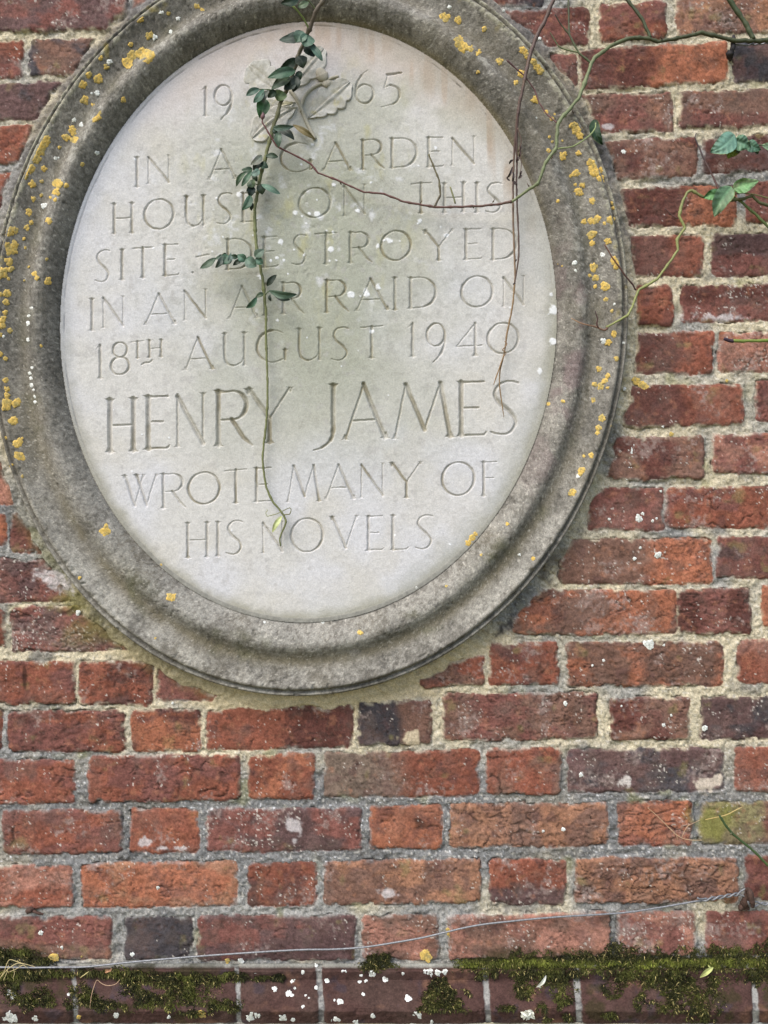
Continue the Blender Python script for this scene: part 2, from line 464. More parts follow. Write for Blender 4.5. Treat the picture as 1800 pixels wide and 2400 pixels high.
def brick_field(uu, vv, bricks, base_d, has_plaque=True, seed0=0):
    U, V = np.meshgrid(uu, vv)
    U = U.astype(np.float32)
    V = V.astype(np.float32)
    sd_ = np.full(U.shape, 40.0, np.float32)
    H = np.zeros_like(U)
    C = np.zeros(U.shape + (3,), np.float32)
    big = fbm(U, V, 260, 3, 5)
    wu = U + 3.4 * fbm(U, V, 30, 2, 1) + 1.3 * vn(U / 8, V / 8, 2) + .7 * vn(U / 3.7, V / 3.7, 31)
    wv = V + 3.4 * fbm(U, V, 34, 2, 3) + 1.3 * vn(U / 8, V / 8, 4) + .7 * vn(U / 3.7, V / 3.7, 32)
    eat = 1.5 * fbm(U, V, 60, 3, 6)
    chip = 4.5 * ss(.38, .85, fbm(U, V, 26, 3, 71)) + 2.0 * ss(.45, .9, fbm(U, V, 11, 2, 72))
    # mortar
    yel = ss(-0.35, 0.35, fbm(U, V, 190, 3, 8) + ss(1900, 1500, V) * 0.5 - 0.30 + ss(900, 1400, U) * 0.15 + .8 * ss(330, 230, U) * ss(130, 90, V))
    mc = mix(lin((156, 154, 149)), lin((206, 194, 166)), yel)
    lowg = ss(1720, 1830, V + 60 * fbm(U, V, 120, 2, 73)) * ss(2110, 2020, V + 40 * fbm(U, V, 90, 2, 74))
    mc = mix(mc, lin((116, 116, 117)), lowg * .62)
    mc = mix(mc, lin((238, 238, 238)), lowg * ss(.72, .88, vn(U / 3.3, V / 3.3, 75)) * .8)
    gry = ss(0.25, 0.9, fbm(U, V, 75, 3, 9) + ss(1650, 2000, V) * 0.28)
    mc = mix(mc, lin((112, 112, 112)), gry * 0.75)
    mc = mc * (1 + 0.2 * fbm(U, V, 9, 3, 10) + 0.22 * vn(U / 3.4, V / 3.4, 11))[..., None]
    mc = mix(mc, lin((222, 216, 204)), ss(0.55, 0.8, vn(U / 4.5, V / 4.5, 12)) * 0.55)
    mc = mix(mc, lin((70, 66, 64)), ss(0.6, 0.9, fbm(U, V, 30, 4, 13)) * 0.6)
    mc = mix(mc, lin((84, 78, 70)), ss(.5, .8, vn(U / 4.2, V / 4.2, 38) + .3 * fbm(U, V, 30, 2, 39)) * .5)
    mc = mix(mc, lin((150, 150, 92)), ss(0.5, 0.9, fbm(U, V, 85, 3, 14)) * 0.35)
    Hm = -3.4 + 2.6 * fbm(U, V, 26, 3, 15) + 2.2 * fbm(U, V, 7, 2, 16)
    for i, b in enumerate(bricks):
        u0, u1, tl, tr, bl, br_, c1, c2, mode, fold, eff = b
        pad = 34
        i0, i1 = np.searchsorted(uu, [u0 - pad, u1 + pad])
        j0, j1 = np.searchsorted(vv, [min(tl, tr) - pad, max(bl, br_) + pad])
        if i1 - i0 < 2 or j1 - j0 < 2:
            continue
        s = (slice(j0, j1), slice(i0, i1))
        u, v = U[s], V[s]
        x, y = wu[s], wv[s]
        f = (x - u0) / (u1 - u0)
        vt, vb = tl + (tr - tl) * f, bl + (br_ - bl) * f
        hh = (vb - vt) / 2
        hw = (u1 - u0) / 2
        px, py = np.abs(x - (u0 + u1) / 2), np.abs(y - (vt + vb) / 2)
        R = 7 + 6 * ((i * 37) % 10) / 10
        qx, qy = px - hw + R, py - hh + R
        d = np.hypot(np.maximum(qx, 0), np.maximum(qy, 0)) + np.minimum(np.maximum(qx, qy), 0) - R
        d = d + np.maximum(eat[s], -1.0) + chip[s] - 2.0
        if has_plaque:
            fil = 24 + 9 * fbm(u, v, 50, 2, 18)
            d = np.maximum(d, fil - plaque_rho(u, v))
        o = i * 13.7 + seed0
        sel = d < sd_[s]
        # face relief
        r = random.Random(i + seed0)
        ang = r.uniform(-.35, .35)
        ca, sa = math.cos(ang), math.sin(ang)
        ru, rv = u * ca + v * sa + 14 * fbm(u, v, 60, 2, o + 1), -u * sa + v * ca + 9 * fbm(u, v, 45, 2, o + 2)
        n1 = vn(ru / 52, rv / 13, o + 3) + .45 * vn(ru / 21, rv / 6.5, o + 4)
        n2 = vn(ru / 27 + 2.0 * n1, rv / 8.5, o + 30)
        cre = np.maximum(ss(.085, .0, np.abs(n1)), .8 * ss(.10, .0, np.abs(n2)) * ss(-.2, .4, n1)) * ss(-.5, .45, vn(u / 70, v / 45, o + 5) + fold - .5)
        wx, wy = u + 16 * fbm(u, v, 40, 3, o + 40), v + 12 * fbm(u, v, 34, 3, o + 41)
        crk = ss(.055, .012, np.abs(vn(wx / 95, wy / 30, o + 42))) * ss(.0, .45, vn(u / 60, v / 34, o + 43) + .5 * fold - .1)
        crk = np.maximum(crk, ss(.07, .015, np.abs(vn(wx / 38, wy / 20, o + 44))) * ss(.25, .6, vn(u / 44, v / 30, o + 45) + .3 * fold))
        crk = crk * r.choice([0, .15, .4, .6, .9])
        ridge = 1 - np.abs(n1) - .6 * np.abs(n2)
        rough = fbm(u, v, 20, 4, o + 6) * r.uniform(.55, 1.35)
        pit = ss(.52, .75, vn(u / 6.5, v / 6.5, o + 7)) * ss(0, .5, vn(u / 50, v / 40, o + 8))
        h = r.uniform(-2.5, 2.5) + (u - (u0 + u1) / 2) * r.uniform(-.006, .006) + (v - (vt + vb) / 2) * r.uniform(-.02, .02)
        fold = fold * r.choice([.5, .8, 1.0, 1.25])
        h = h + (.6 + 1.5 * fold) * rough + 1.9 * fold * ridge + .8 * fbm(u, v, 6.5, 2, o + 33) - 3.6 * (.25 + .75 * fold) * cre - 2.4 * pit - 3.2 * crk
        h = h - 3.5 * np.clip(1 + d / 9, 0, 1) ** 2
        # colour
        A, B = lin(PAL[c1]), lin(PAL[c2])
        j = fbm(u, v, 70, 4, o + 9, sy=48)
        lx = f + .13 * j
        ly = (y - vt) / (vb - vt) + .2 * j
        if mode == 'n':
            p = ss(-.15, .35, j)
        elif mode == 'l':
            p = ss(.62, .3, lx)
        elif mode == 'r':
            p = ss(.45, .62, lx)
        elif mode == 't':
            p = ss(.55, .3, ly)
        elif mode == 'b':
            p = ss(.5, .68, ly)
        else:
            p = ss(.2, .5, np.abs(vn(u / 120, v * 0, o + 10) + .3 * j) * 2 - .1)
        c = mix(A * np.ones(u.shape + (1,)), B, p) * np.array([r.uniform(.85, 1.15)] * 3)
        c = c * (1 + .26 * fbm(u, v, 26, 3, o + 11) + .30 * fbm(u, v, 6, 3, o + 12))[..., None]
        c = mix(c, lin((176, 122, 94)), ss(.2, .8, fbm(u, v, 15, 4, o + 13)) * .38 * (c1 not in 'NP'))
        c = mix(c, lin((104, 90, 82)), ss(.1, .8, fbm(u, v, 42, 5, o + 34)) * .42)
        c = mix(c, lin((74, 58, 52)), ss(.45, .9, fbm(u, v, 9, 3, o + 35) + .4 * fbm(u, v, 60, 2, o + 36)) * .5)
        c = mix(c, lin((92, 66, 64)), ss(.2, .8, fbm(u, v, 34, 3, o + 14)) * .5)
        c = mix(c, lin((72, 52, 48)), np.clip(cre * (.35 + .5 * fold) + pit * .35, 0, .8))
        c = mix(c, lin((50, 38, 34)), crk * .75)
        eff2 = min(1, eff + .12)
        bloom = ss(.62 - .62 * eff2, 1.05 - .4 * eff2, fbm(u, v, 60, 2, o + 15) * .7 + .55 * fbm(u, v, 7, 3, o + 16))
        c = mix(c, lin((168, 150, 142)), bloom * .55)
        c = mix(c, lin((216, 208, 196)), ss(1.0, 1.12, vn(u / 3.1, v / 3.1, o + 17) + .42 * fbm(u, v, 30, 3, o + 18) + .32 * eff) * .8)
        c = mix(c, lin((140, 132, 84)), ss(.5, .9, fbm(u, v, 48, 4, o + 19)) * .4)
        c = mix(c, lin((136, 110, 100)), .03 + .26 * ss(-.1, .8, fbm(u, v, 80, 4, o + 50)))
        rim = ss(-9, -1, d) * ss(-.1, .5, fbm(u, v, 22, 3, o + 20))
        c = mix(c, mc[s], rim * .75)
        sd_[s] = np.where(sel, d, sd_[s])
        H[s] = np.where(sel, h, H[s])
        C[s] = np.where(sel[..., None], c, C[s])
    m = ss(1.3, -1.3, sd_)
    Hm = Hm + 2.2 * ss(14, 2, sd_) * fbm(U, V, 40, 2, 21)
    gap = ss(2.4, .5, np.abs(sd_ - 1.0)) * ss(.32, .62, fbm(U, V, 36, 3, 22) + .12 * fbm(U, V, 7, 2, 35))
    rec = ss(.35, .8, fbm(U, V, 70, 2, 23))          # washed-out joints
    Hm = Hm - 5 * rec * ss(1, 6, sd_)
    H = Hm * (1 - m) + H * m - 5 * gap
    if has_plaque:
        pr = plaque_rho(U, V)
        z = ss(34, 12, pr) * (1 - m)
        H = H + z * (6.5 + 2 * fbm(U, V, 18, 3, 24))       # bedding mortar built up to the lip
        alg = ss(60, 5, pr + 26 * fbm(U, V, 40, 3, 25)) * ss(900, 1500, V) * ss(700, 300, U)
        drk = ss(40, 10, pr + 16 * fbm(U, V, 20, 3, 26)) * ss(-.3, .4, fbm(U, V, 60, 3, 27)) * ss(800, 500, V) * ss(900, 1150, U)
        crm = ss(80, 40, pr + 14 * fbm(U, V, 24, 3, 36)) * ss(1450, 1540, V) * (1 - m)
        C_crm = lin((214, 196, 158))
        up = ss(40, 10, pr + 10 * fbm(U, V, 20, 2, 28)) * ss(700, 300, V)
    C = mix(mc, C, m)
    C = mix(C, lin((74, 64, 56)), gap * .5)  # dirt tone in the gaps, also painting in their crevice shade
    if has_plaque:
        C = mix(C, C_crm * (1 + .2 * fbm(U, V, 6, 3, 37))[..., None], crm * .8)
        C = mix(C, lin((116, 110, 68)), alg * .5)
        C = mix(C, lin((84, 81, 78)), drk * .45)
        C = mix(C, lin((104, 98, 94)), up * (1 - m) * .7)
    return U, V, H + base_d, C, m


def axis(lo, a, b, hi, step, coarse):
    return np.concatenate([np.arange(lo, a, coarse), np.arange(a, b, step), np.arange(b, hi, coarse)]).astype(np.float32)


wall = empty('brick_wall', (0, 0, 0), 'old red brick wall in patchy cream and grey mortar, carrying the oval stone plaque', 'wall')


def build_field(U, V, H, C, m, nm_brick, nm_mortar, skip=None):
    P = np.stack([(U - 900) * S, -H * S, Z0 + (1200 - V) * S], -1).reshape(-1, 3)
    F = grid_faces(*U.shape)[:, ::-1]
    F = F[:, [3, 2, 1, 0]]
    mm = m.reshape(-1)[F].mean(1)
    keep = np.ones(len(F), bool)
    if skip is not None:
        keep = ~skip.reshape(-1)[F].all(1)
    Cf = C.reshape(-1, 3) * KA * 1.02
    for sel, name, mt in ((mm >= .5, nm_brick, M_BRICK), (mm < .5, nm_mortar, M_MORTAR)):
        f = F[sel & keep]
        v_, f_, c_ = sub_mesh(P, f, Cf)
        mesh_obj(name, v_, f_, mt, c_, wall)


STEP = 2.5
uu = axis(UMIN, -40, 1840, UMAX, STEP, 8)
vv = axis(VMIN, -40, 2230, 2330, STEP, 8)
vv = np.concatenate([np.arange(VMIN, -40, 8), np.arange(-40, 2300, STEP)]).astype(np.float32)
U, V, H, C, m = brick_field(uu, vv, BR + extend(), 0.0)
# algae film on some bricks, a dark rust run, black knots in the clay, mortar thrown on a face
C = mix(C, lin((132, 132, 62)), ss(1, .2, np.hypot((U - 1680) / 75, (V - 1930) / 62) + .5 * fbm(U, V, 24, 3, 61)) * .6)
C = mix(C, lin((128, 122, 66)), ss(1, .2, np.hypot((U - 170) / 60, (V - 1408) / 32) + .5 * fbm(U, V, 24, 3, 62)) * .6)
C = mix(C, lin((128, 118, 66)), ss(1, .2, np.hypot((U - 215) / 110, (V - 1480) / 50) + .5 * fbm(U, V, 24, 3, 63)) * .4)
C = mix(C, lin((48, 34, 30)), ss(1, .3, np.hypot((U - 58) / 7, (V - 1582) / 36) + .3 * fbm(U, V, 14, 2, 64)) * .8)
C = mix(C, lin((206, 190, 160)), ss(.75, .45, np.hypot((U - 965) / 46, (V - 1728) / 26) + .6 * fbm(U, V, 22, 3, 65)) * .85)
C = mix(C, lin((212, 198, 180)), ss(.75, .45, np.hypot((U - 1660) / 46, (V - 1832) / 26) + .6 * fbm(U, V, 22, 3, 66)) * .85)
C = mix(C, lin((214, 206, 198)), ss(.75, .45, np.hypot((U - 1465) / 26, (V - 1828) / 18) + .6 * fbm(U, V, 16, 3, 67)) * .8)
for (qu, qv, qa, qb) in ((335, 1975, 22, 14), (420, 1990, 34, 9), (380, 1988, 20, 7), (690, 1935, 20, 40), (910, 2100, 30, 22), (1700, 745, 110, 14), (140, 1360, 70, 34), (1420, 295, 16, 9), (1426, 862, 20, 9)):
    C = mix(C, lin((206, 198, 196)), ss(.8, .3, np.hypot((U - qu) / qa, (V - qv) / qb) + .7 * fbm(U, V, 16, 3, qu)) * .75)
C = mix(C, lin((52, 46, 54)), ss(.9, .4, np.hypot((U - 1290) / 70, (V - 1320) / 50) + .6 * fbm(U, V, 26, 3, 68)) * ss(.5, .2, m) * .55)
C = mix(C, lin((46, 42, 48)), ss(.9, .4, np.hypot((U - 1180) / 36, (V - 1480) / 36) + .6 * fbm(U, V, 22, 3, 69)) * ss(.5, .2, m) * .85)
mossfilm = ss(2215, 2262, V + 26 * fbm(U, V, 30, 3, 70)) * np.maximum(ss(1060, 1180, U), ss(160, 60, U))
C = mix(C, lin((58, 58, 34)), mossfilm * .8)
build_field(U, V, H, C, m, 'brickwork', 'mortar_joints', skip=plaque_rho(U, V) < -120)
del U, V, H, C, m

# moulded course (chamfered bricks) along the foot of the picture
JU = [-760, -400, -196, 174, 557, 750, 1142, 1355, 1771, 1960, 2330, 2520]
cu = axis(UMIN, -40, 1840, UMAX, STEP, 8)
cvv = []
for k in range(len(CPROF) - 1):
    (v0, d0), (v1, d1) = CPROF[k], CPROF[k + 1]
    n = max(2, int((v1 - v0 + abs(d1 - d0)) / 2.6))
    cvv += [(v0 + (v1 - v0) * q / n, d0 + (d1 - d0) * q / n) for q in range(n)]
cvv.append(tuple(CPROF[-1]))
cvv = np.array(cvv, np.float32)
Uc, Vi = np.meshgrid(cu, cvv[:, 0])
Dc = np.repeat(cvv[:, 1][:, None], len(cu), 1)
jd = np.full(Uc.shape, 99., np.float32)
wob = 3 * fbm(Uc, Vi, 26, 3, 40)
bid = np.zeros(Uc.shape)
for k, j in enumerate(JU):
    jd = np.minimum(jd, np.abs(Uc + wob - j - (Vi - 2330) * .06) - (6.5 if j not in (174, 557) else 5))
    bid += (Uc > j)
mj = ss(1.5, -1.5, -jd)
rough = fbm(Uc, Vi, 24, 4, 41)
Hc = Dc + (1.5 * rough + .8 * fbm(Uc, Vi, 6, 2, 42) + 1.5 * vn(bid * 3.3, bid * 0, 43)) * mj - (5.5 - 1.8 * fbm(Uc, Vi, 9, 3, 44)) * (1 - mj) - 5 * np.clip(1 - jd / 12, 0, 1) ** 2 * mj - 3.5 * mj * ss(.35, .8, fbm(Uc, Vi, 30, 3, 52)) * np.maximum(ss(7, 2, np.abs(Vi - 2301)), ss(8, 2, np.abs(Vi - 2370)))
Hc[Vi < 2262] = 0
base = mix(lin((78, 57, 52)) * np.ones(Uc.shape + (1,)), lin((80, 62, 56)), ss(-.3, .4, fbm(Uc, Vi, 110, 3, 45) + .4 * vn(bid * 5.1, bid * 0, 46)))
base = base * (1 + .2 * rough + .14 * fbm(Uc, Vi, 6, 2, 47))[..., None]
base = mix(base, lin((66, 58, 64)), ss(.35, .75, fbm(Uc, Vi, 40, 3, 48)) * .6)
base = mix(base, lin((146, 108, 84)), ss(.4, .9, fbm(Uc, Vi, 50, 3, 49)) * .35)
mcc = mix(lin((150, 148, 142)) * np.ones(Uc.shape + (1,)), lin((104, 102, 100)), ss(-.1, .5, fbm(Uc, Vi, 16, 3, 50)))
Cc = mix(mcc, base, mj)
Cc = mix(Cc, lin((150, 148, 138)) * (1 + .2 * rough)[..., None], ss(2272, 2262, Vi))
film = ss(.05, .5, fbm(Uc, Vi, 46, 3, 51) + .5 * ss(2330, 2275, Vi) - .25) * np.maximum(ss(1150, 1260, Uc), ss(560, 430, Uc))
Cc = mix(Cc, lin((56, 52, 32)), film * .7)
kk = 1 - Dc / D
Pc = np.stack([(Uc - 900) * kk * S, -Hc * S, Z0 + (1200 - Vi) * kk * S], -1).reshape(-1, 3)
Fc = grid_faces(*Uc.shape)
mesh_obj('moulded_course', Pc, Fc, M_BRICK, Cc.reshape(-1, 3) * KA, wall)

# plain plinth below it, down to the soil
VB = (Z0 / S) + 1200
dP = 64.0
v_top = 1200 + (2398 - 1200) * (1 - 65 / D)
PB = []
r_ = random.Random(9)
row, vq = 0, v_top + 12
while vq < VB + 20:
    u = UMIN - 170 * (row % 2)
    k = row
    while u < UMAX:
        w_ = 350 if k % 2 else 165
        PB.append((u, u + w_, vq, vq, vq + 100, vq + 100, r_.choice('RMDBPO'), r_.choice('RMDB'), 'n', r_.random() * .5, r_.random() * .5))
        u += w_ + 20
        k += 1
    vq += 121
    row += 1
pu = np.arange(UMIN, UMAX, 8).astype(np.float32)
pv = np.concatenate([np.arange(v_top, v_top + 60, 4), np.arange(v_top + 60, VB + 10, 8)]).astype(np.float32)
U, V, H, C, m = brick_field(pu, pv, PB, dP, False, 500)
build_field(U, V, H, C, m, 'plinth_brickwork', 'plinth_joints')

# soil at the wall's foot (below the picture)
gx = np.linspace(-8, 8, 60)
gy = np.linspace(0.02, -10, 50)
GX, GY = np.meshgrid(gx, gy)
GP = np.stack([GX, GY, 0.012 * fbm(GX, GY, .5, 3, 80) - .01], -1).reshape(-1, 3)
gc = mix(lin((120, 112, 84)) * np.ones((len(GP), 1)), lin((86, 98, 52)), ss(-.2, .3, fbm(GP[:, 0], GP[:, 1], .7, 3, 81)))
g = mesh_obj('ground', GP, grid_faces(*GX.shape)[:, ::-1], M_GROUND, gc)
tag(g, 'bare soil and thin grass along the foot of the brick wall', 'ground', kind='structure')
# ------------------------------------------------------------------ oval stone plaque
plaque = empty('stone_plaque', W(725, 1630, 5), 'large oval limestone memorial plaque with a moulded lichen-spotted frame and carved lettering about Henry James', 'plaque')

# ---- letters: char, left, right, top, bottom as cut on the face
LINES = [
    [('1', 474, 487, 203, 273), ('9', 501, 548, 198, 280), ('6', 828, 877, 165, 244), ('5', 889, 942, 170, 250)],
    [('I', 315, 327, 367, 439), ('N', 342, 401, 364, 431), ('A', 488, 555, 349, 421), ('G', 656, 735, 333, 405), ('A', 755, 824, 333, 401), ('R', 842, 902, 325, 397), ('D', 911, 978, 322, 394), ('E', 998, 1041, 320, 392), ('N', 1054, 1117, 319, 388)],
    [('H', 260, 316, 475, 548), ('O', 336, 409, 465, 539), ('U', 430, 483, 457, 531), ('S', 505, 546, 450, 526), ('E', 564, 603, 450, 521), ('O', 699, 777, 438, 512), ('N', 801, 860, 432, 506), ('T', 962, 1012, 427, 501), ('H', 1034, 1094, 427, 499), ('I', 1112, 1124, 427, 499), ('S', 1137, 1179, 426, 499)],
    [('S', 222, 259, 584, 662), ('I', 280, 292, 583, 657), ('T', 309, 360, 578, 652), ('E', 380, 420, 571, 647), ('-', 461, 490, 596, 603), ('.', 449, 455, 636, 642), ('D', 526, 592, 558, 632), ('E', 613, 652, 553, 627), ('S', 683, 720, 548, 622), ('T', 737, 792, 544, 620), ('R', 813, 872, 542, 616), ('O', 891, 965, 539, 612), ('Y', 991, 1066, 537, 611), ('E', 1085, 1130, 535, 609), ('D', 1148, 1212, 534, 609)],
    [('I', 209, 222, 699, 776), ('N', 237, 294, 694, 769), ('A', 338, 412, 687, 761), ('N', 427, 488, 677, 751), ('A', 535, 605, 669, 747), ('I', 615, 627, 664, 741), ('R', 656, 713, 660, 736), ('R', 757, 818, 654, 732), ('A', 833, 911, 652, 728), ('I', 919, 932, 649, 727), ('D', 954, 1023, 648, 723), ('O', 1079, 1157, 645, 722), ('N', 1175, 1233, 646, 719)],
    [('1', 227, 240, 808, 888), ('8', 258, 304, 801, 880), ('T', 307, 337, 799, 840), ('H', 345, 382, 796, 838), ('~', 331, 358, 844, 855), ('A', 432, 501, 790, 867), ('U', 519, 580, 779, 859), ('G', 600, 676, 772, 852), ('U', 694, 756, 768, 846), ('S', 775, 819, 765, 846), ('T', 844, 898, 763, 840), ('1', 958, 973, 757, 837), ('9', 998, 1048, 756, 848), ('4', 1068, 1130, 757, 836), ('O', 1141, 1217, 755, 831)],
    [('H', 248, 322, 933, 1060), ('E', 338, 397, 926, 1054), ('N', 409, 483, 921, 1048), ('R', 499, 591, 913, 1046), ('Y', 575, 688, 908, 1040), ('J', 734, 790, 900, 1055), ('A', 806, 907, 898, 1030), ('M', 920, 1062, 897, 1028), ('E', 1070, 1140, 892, 1023), ('S', 1148, 1219, 890, 1021)],
    [('W', 286, 371, 1112, 1187), ('R', 374, 436, 1108, 1191), ('O', 439, 517, 1105, 1184), ('T', 526, 579, 1099, 1180), ('E', 594, 639, 1095, 1177), ('M', 671, 752, 1090, 1177), ('A', 761, 832, 1088, 1171), ('N', 841, 903, 1085, 1167), ('Y', 913, 992, 1082, 1168), ('O', 1034, 1114, 1081, 1164), ('F', 1125, 1165, 1081, 1163)],
    [('H', 432, 493, 1224, 1308), ('I', 504, 517, 1222, 1305), ('S', 528, 571, 1218, 1301), ('N', 611, 667, 1221, 1297), ('O', 680, 759, 1213, 1296), ('V', 772, 841, 1209, 1286), ('E', 857, 899, 1208, 1291), ('L', 913, 957, 1206, 1290), ('S', 972, 1017, 1205, 1288)],
]


def arc(cx, cy, rx, ry, a0, a1, n=14):
    return [(cx + rx * math.cos(math.radians(a0 + (a1 - a0) * k / n)), cy + ry * math.sin(math.radians(a0 + (a1 - a0) * k / n))) for k in range(n + 1)]


def cat(pts, n=6):
    p = [pts[0]] + list(pts) + [pts[-1]]
    out = []
    for i in range(1, len(p) - 2):
        for k in range(n):
            t = k / n
            q = []
            for c in (0, 1):
                a, b, d, e = p[i - 1][c], p[i][c], p[i + 1][c], p[i + 2][c]
                q.append(.5 * (2 * b + (d - a) * t + (2 * a - 5 * b + 4 * d - e) * t * t + (3 * b - a - 3 * d + e) * t ** 3))
            out.append(tuple(q))
    out.append(tuple(pts[-1]))
    return out


def glyph(ch):
    """strokes: points, widths along (1 = a thick stroke, .5 = a thin one); serifs: x, y, direction of the stem"""
    T, t = 1.0, .52
    st, se = [], []
    if ch == 'I':
        st = [([(.5, .02), (.5, .98)], [T, T])]
        se = [(.5, 0, 1, T), (.5, 1, -1, T)]
    elif ch == 'H':
        st = [([(.13, .02), (.13, .98)], [T, T]), ([(.87, .02), (.87, .98)], [T, T]), ([(.13, .5), (.87, .5)], [t, t])]
        se = [(.13, 0, 1, T), (.13, 1, -1, T), (.87, 0, 1, T), (.87, 1, -1, T)]
    elif ch == 'N':
        st = [([(.1, .02), (.1, .98)], [t, t]), ([(.1, .06), (.9, .94)], [T, T]), ([(.9, .02), (.9, .95)], [t, t])]
        se = [(.1, 1, -1, t), (.9, 0, 1, t)]
    elif ch == 'A':
        st = [([(.04, .98), (.46, .02)], [t, t]), ([(.46, .02), (.95, .98)], [T, T]), ([(.22, .66), (.76, .66)], [t, t])]
        se = [(.03, 1, -1, t), (.96, 1, -1, T)]
    elif ch == 'G':
        c = arc(.53, .5, .5, .47, -52, -308, 22)
        st = [(c, [.35] + [t] * 3 + [T] * 12 + [t] * 5 + [t, t]), ([(.9, .6), (.9, .9)], [T, T])]
        se = [(.9, .6, 1, T)]
    elif ch == 'R':
        st = [([(.14, .02), (.14, .98)], [T, T]), ([(.14, .04), (.5, .03)] + arc(.5, .28, .36, .25, -80, 80, 9) + [(.14, .53)], [t, t, t] + [.75, T, T, T, T, T, .75] + [t, t, t]), ([(.48, .53), (.78, .85), (1.0, 1.0)], [T, T, .5])]
        se = [(.14, 0, 1, T), (.14, 1, -1, T)]
    elif ch == 'D':
        st = [([(.12, .02), (.12, .98)], [T, T]), ([(.12, .03), (.4, .02)] + arc(.42, .5, .56, .47, -75, 75, 13) + [(.4, .97), (.12, .97)], [t, t, t, .6, .75] + [T] * 8 + [.8, .6, t, t])]
        se = [(.12, 0, 1, T), (.12, 1, -1, T)]
    elif ch == 'E':
        st = [([(.16, .02), (.16, .98)], [T, T]), ([(.1, .03), (.93, .03)], [t, t]), ([(.2, .49), (.74, .49)], [t, t]), ([(.1, .975), (.92, .975), (1, .93)], [t, t, .4])]
        se = [(.16, 0, 1, T), (.16, 1, -1, T)]
    elif ch == 'F':
        st = [([(.22, .02), (.22, .98)], [T, T]), ([(.1, .03), (.98, .03)], [t, t]), ([(.25, .48), (.82, .48)], [t, t])]
        se = [(.22, 0, 1, T), (.22, 1, -1, T)]
    elif ch == 'L':
        st = [([(.18, .02), (.18, .98)], [T, T]), ([(.1, .975), (.9, .975), (1, .92)], [t, t, .4])]
        se = [(.18, 0, 1, T), (.18, 1, -1, T)]
    elif ch == 'O':
        c = arc(.5, .5, .47, .47, 0, 360, 40)
        w = [.55 + .47 * abs(math.cos(math.radians(360 * k / 40 + 14))) for k in range(41)]
        st = [(c, w)]
    elif ch == 'U':
        c = cat([(.12, .02), (.12, .62), (.2, .88), (.46, .98), (.74, .9), (.86, .76)])
        st = [(c, [T] * 14 + [.8] * 5 + [t] * (len(c) - 19)), ([(.88, .02), (.88, .97)], [.85, .85])]
        se = [(.12, 0, 1, T), (.88, 0, 1, T), (.92, 1, -1, t)]
    elif ch == 'S':
        c = cat([(.94, .07), (.66, .03), (.32, .08), (.16, .24), (.33, .42), (.66, .58), (.86, .76), (.7, .93), (.4, .98), (.04, .93)])
        n = len(c)
        st = [(c, [t + (T * 1.05 - t) * math.exp(-((k / (n - 1) - .5) / .2) ** 2) for k in range(n)])]
        se = []
    elif ch == 'T':
        st = [([(.5, .03), (.5, .98)], [T, T]), ([(.02, .05), (.98, .03)], [t, t])]
        se = [(.5, 1, -1, T)]
    elif ch == 'V':
        st = [([(.1, .02), (.56, .98)], [T, T]), ([(.56, .98), (.92, .02)], [t, t])]
        se = [(.09, 0, 1, T), (.93, 0, 1, t)]
    elif ch == 'W':
        st = [([(.08, .02), (.35, .98)], [T, T]), ([(.35, .98), (.58, .02)], [t, t]), ([(.4, .02), (.68, .98)], [T, T]), ([(.68, .98), (.94, .02)], [t, t])]
        se = [(.07, 0, 1, T), (.4, 0, 1, T), (.6, 0, 1, t), (.95, 0, 1, t)]
    elif ch == 'Y':
        st = [([(.08, .02), (.5, .56)], [T, T]), ([(.92, .02), (.5, .56)], [t, t]), ([(.5, .54), (.5, .98)], [T, T])]
        se = [(.07, 0, 1, T), (.93, 0, 1, t), (.5, 1, -1, T)]
    elif ch == 'M':
        st = [([(.04, .98), (.22, .02)], [t, t]), ([(.22, .02), (.53, .84)], [T, T]), ([(.53, .84), (.79, .02)], [t, t]), ([(.79, .02), (.95, .98)], [T, T])]
        se = [(.04, 1, -1, t), (.95, 1, -1, T)]
    elif ch == 'J':
        st = [([(.84, .02), (.84, .7)], [T, T]), (cat([(.84, .68), (.8, .8), (.6, .9), (.3, .97), (0, 1)]), [T] * 4 + [.85] * 6 + [.6] * 8 + [.4] * 6 + [.2])]
        se = [(.84, 0, 1, T)]
    elif ch == '1':
        st = [([(.6, .02), (.6, .98)], [T, T]), ([(.6, .02), (-.2, .14)], [.6, .3])]
        se = [(.6, 1, -1, T)]
    elif ch == '9':
        st = [(arc(.47, .31, .42, .29, 20, 380, 28), [.6 + .3 * abs(math.cos(2 * math.pi * k / 28)) for k in range(29)]), (cat([(.9, .3), (.88, .52), (.72, .78), (.36, 1.0)]), [.9] * 8 + [T] * 6 + [.6] * 5)]
    elif ch == '6':
        st = [(arc(.54, .7, .43, .28, 20, 380, 28), [.6 + .3 * abs(math.cos(2 * math.pi * k / 28)) for k in range(29)]), (cat([(.11, .7), (.16, .42), (.36, .18), (.68, 0)]), [.9] * 8 + [.8] * 6 + [.4] * 5)]
    elif ch == '5':
        st = [([(.36, .06), (.98, .02)], [T, .7]), ([(.38, .06), (.22, .44)], [t, t]), (cat([(.22, .44), (.5, .37), (.82, .48), (.9, .68), (.7, .9), (.1, 1.0)]), [t] * 6 + [.8] * 6 + [T] * 8 + [.7] * 6 + [.4] * 5)]
    elif ch == '8':
        st = [(arc(.5, .24, .36, .22, 0, 360, 24), [.6 + .25 * abs(math.cos(2 * math.pi * k / 24)) for k in range(25)]), (arc(.5, .72, .46, .26, 0, 360, 28), [.6 + .35 * abs(math.cos(2 * math.pi * k / 28)) for k in range(29)])]
    elif ch == '4':
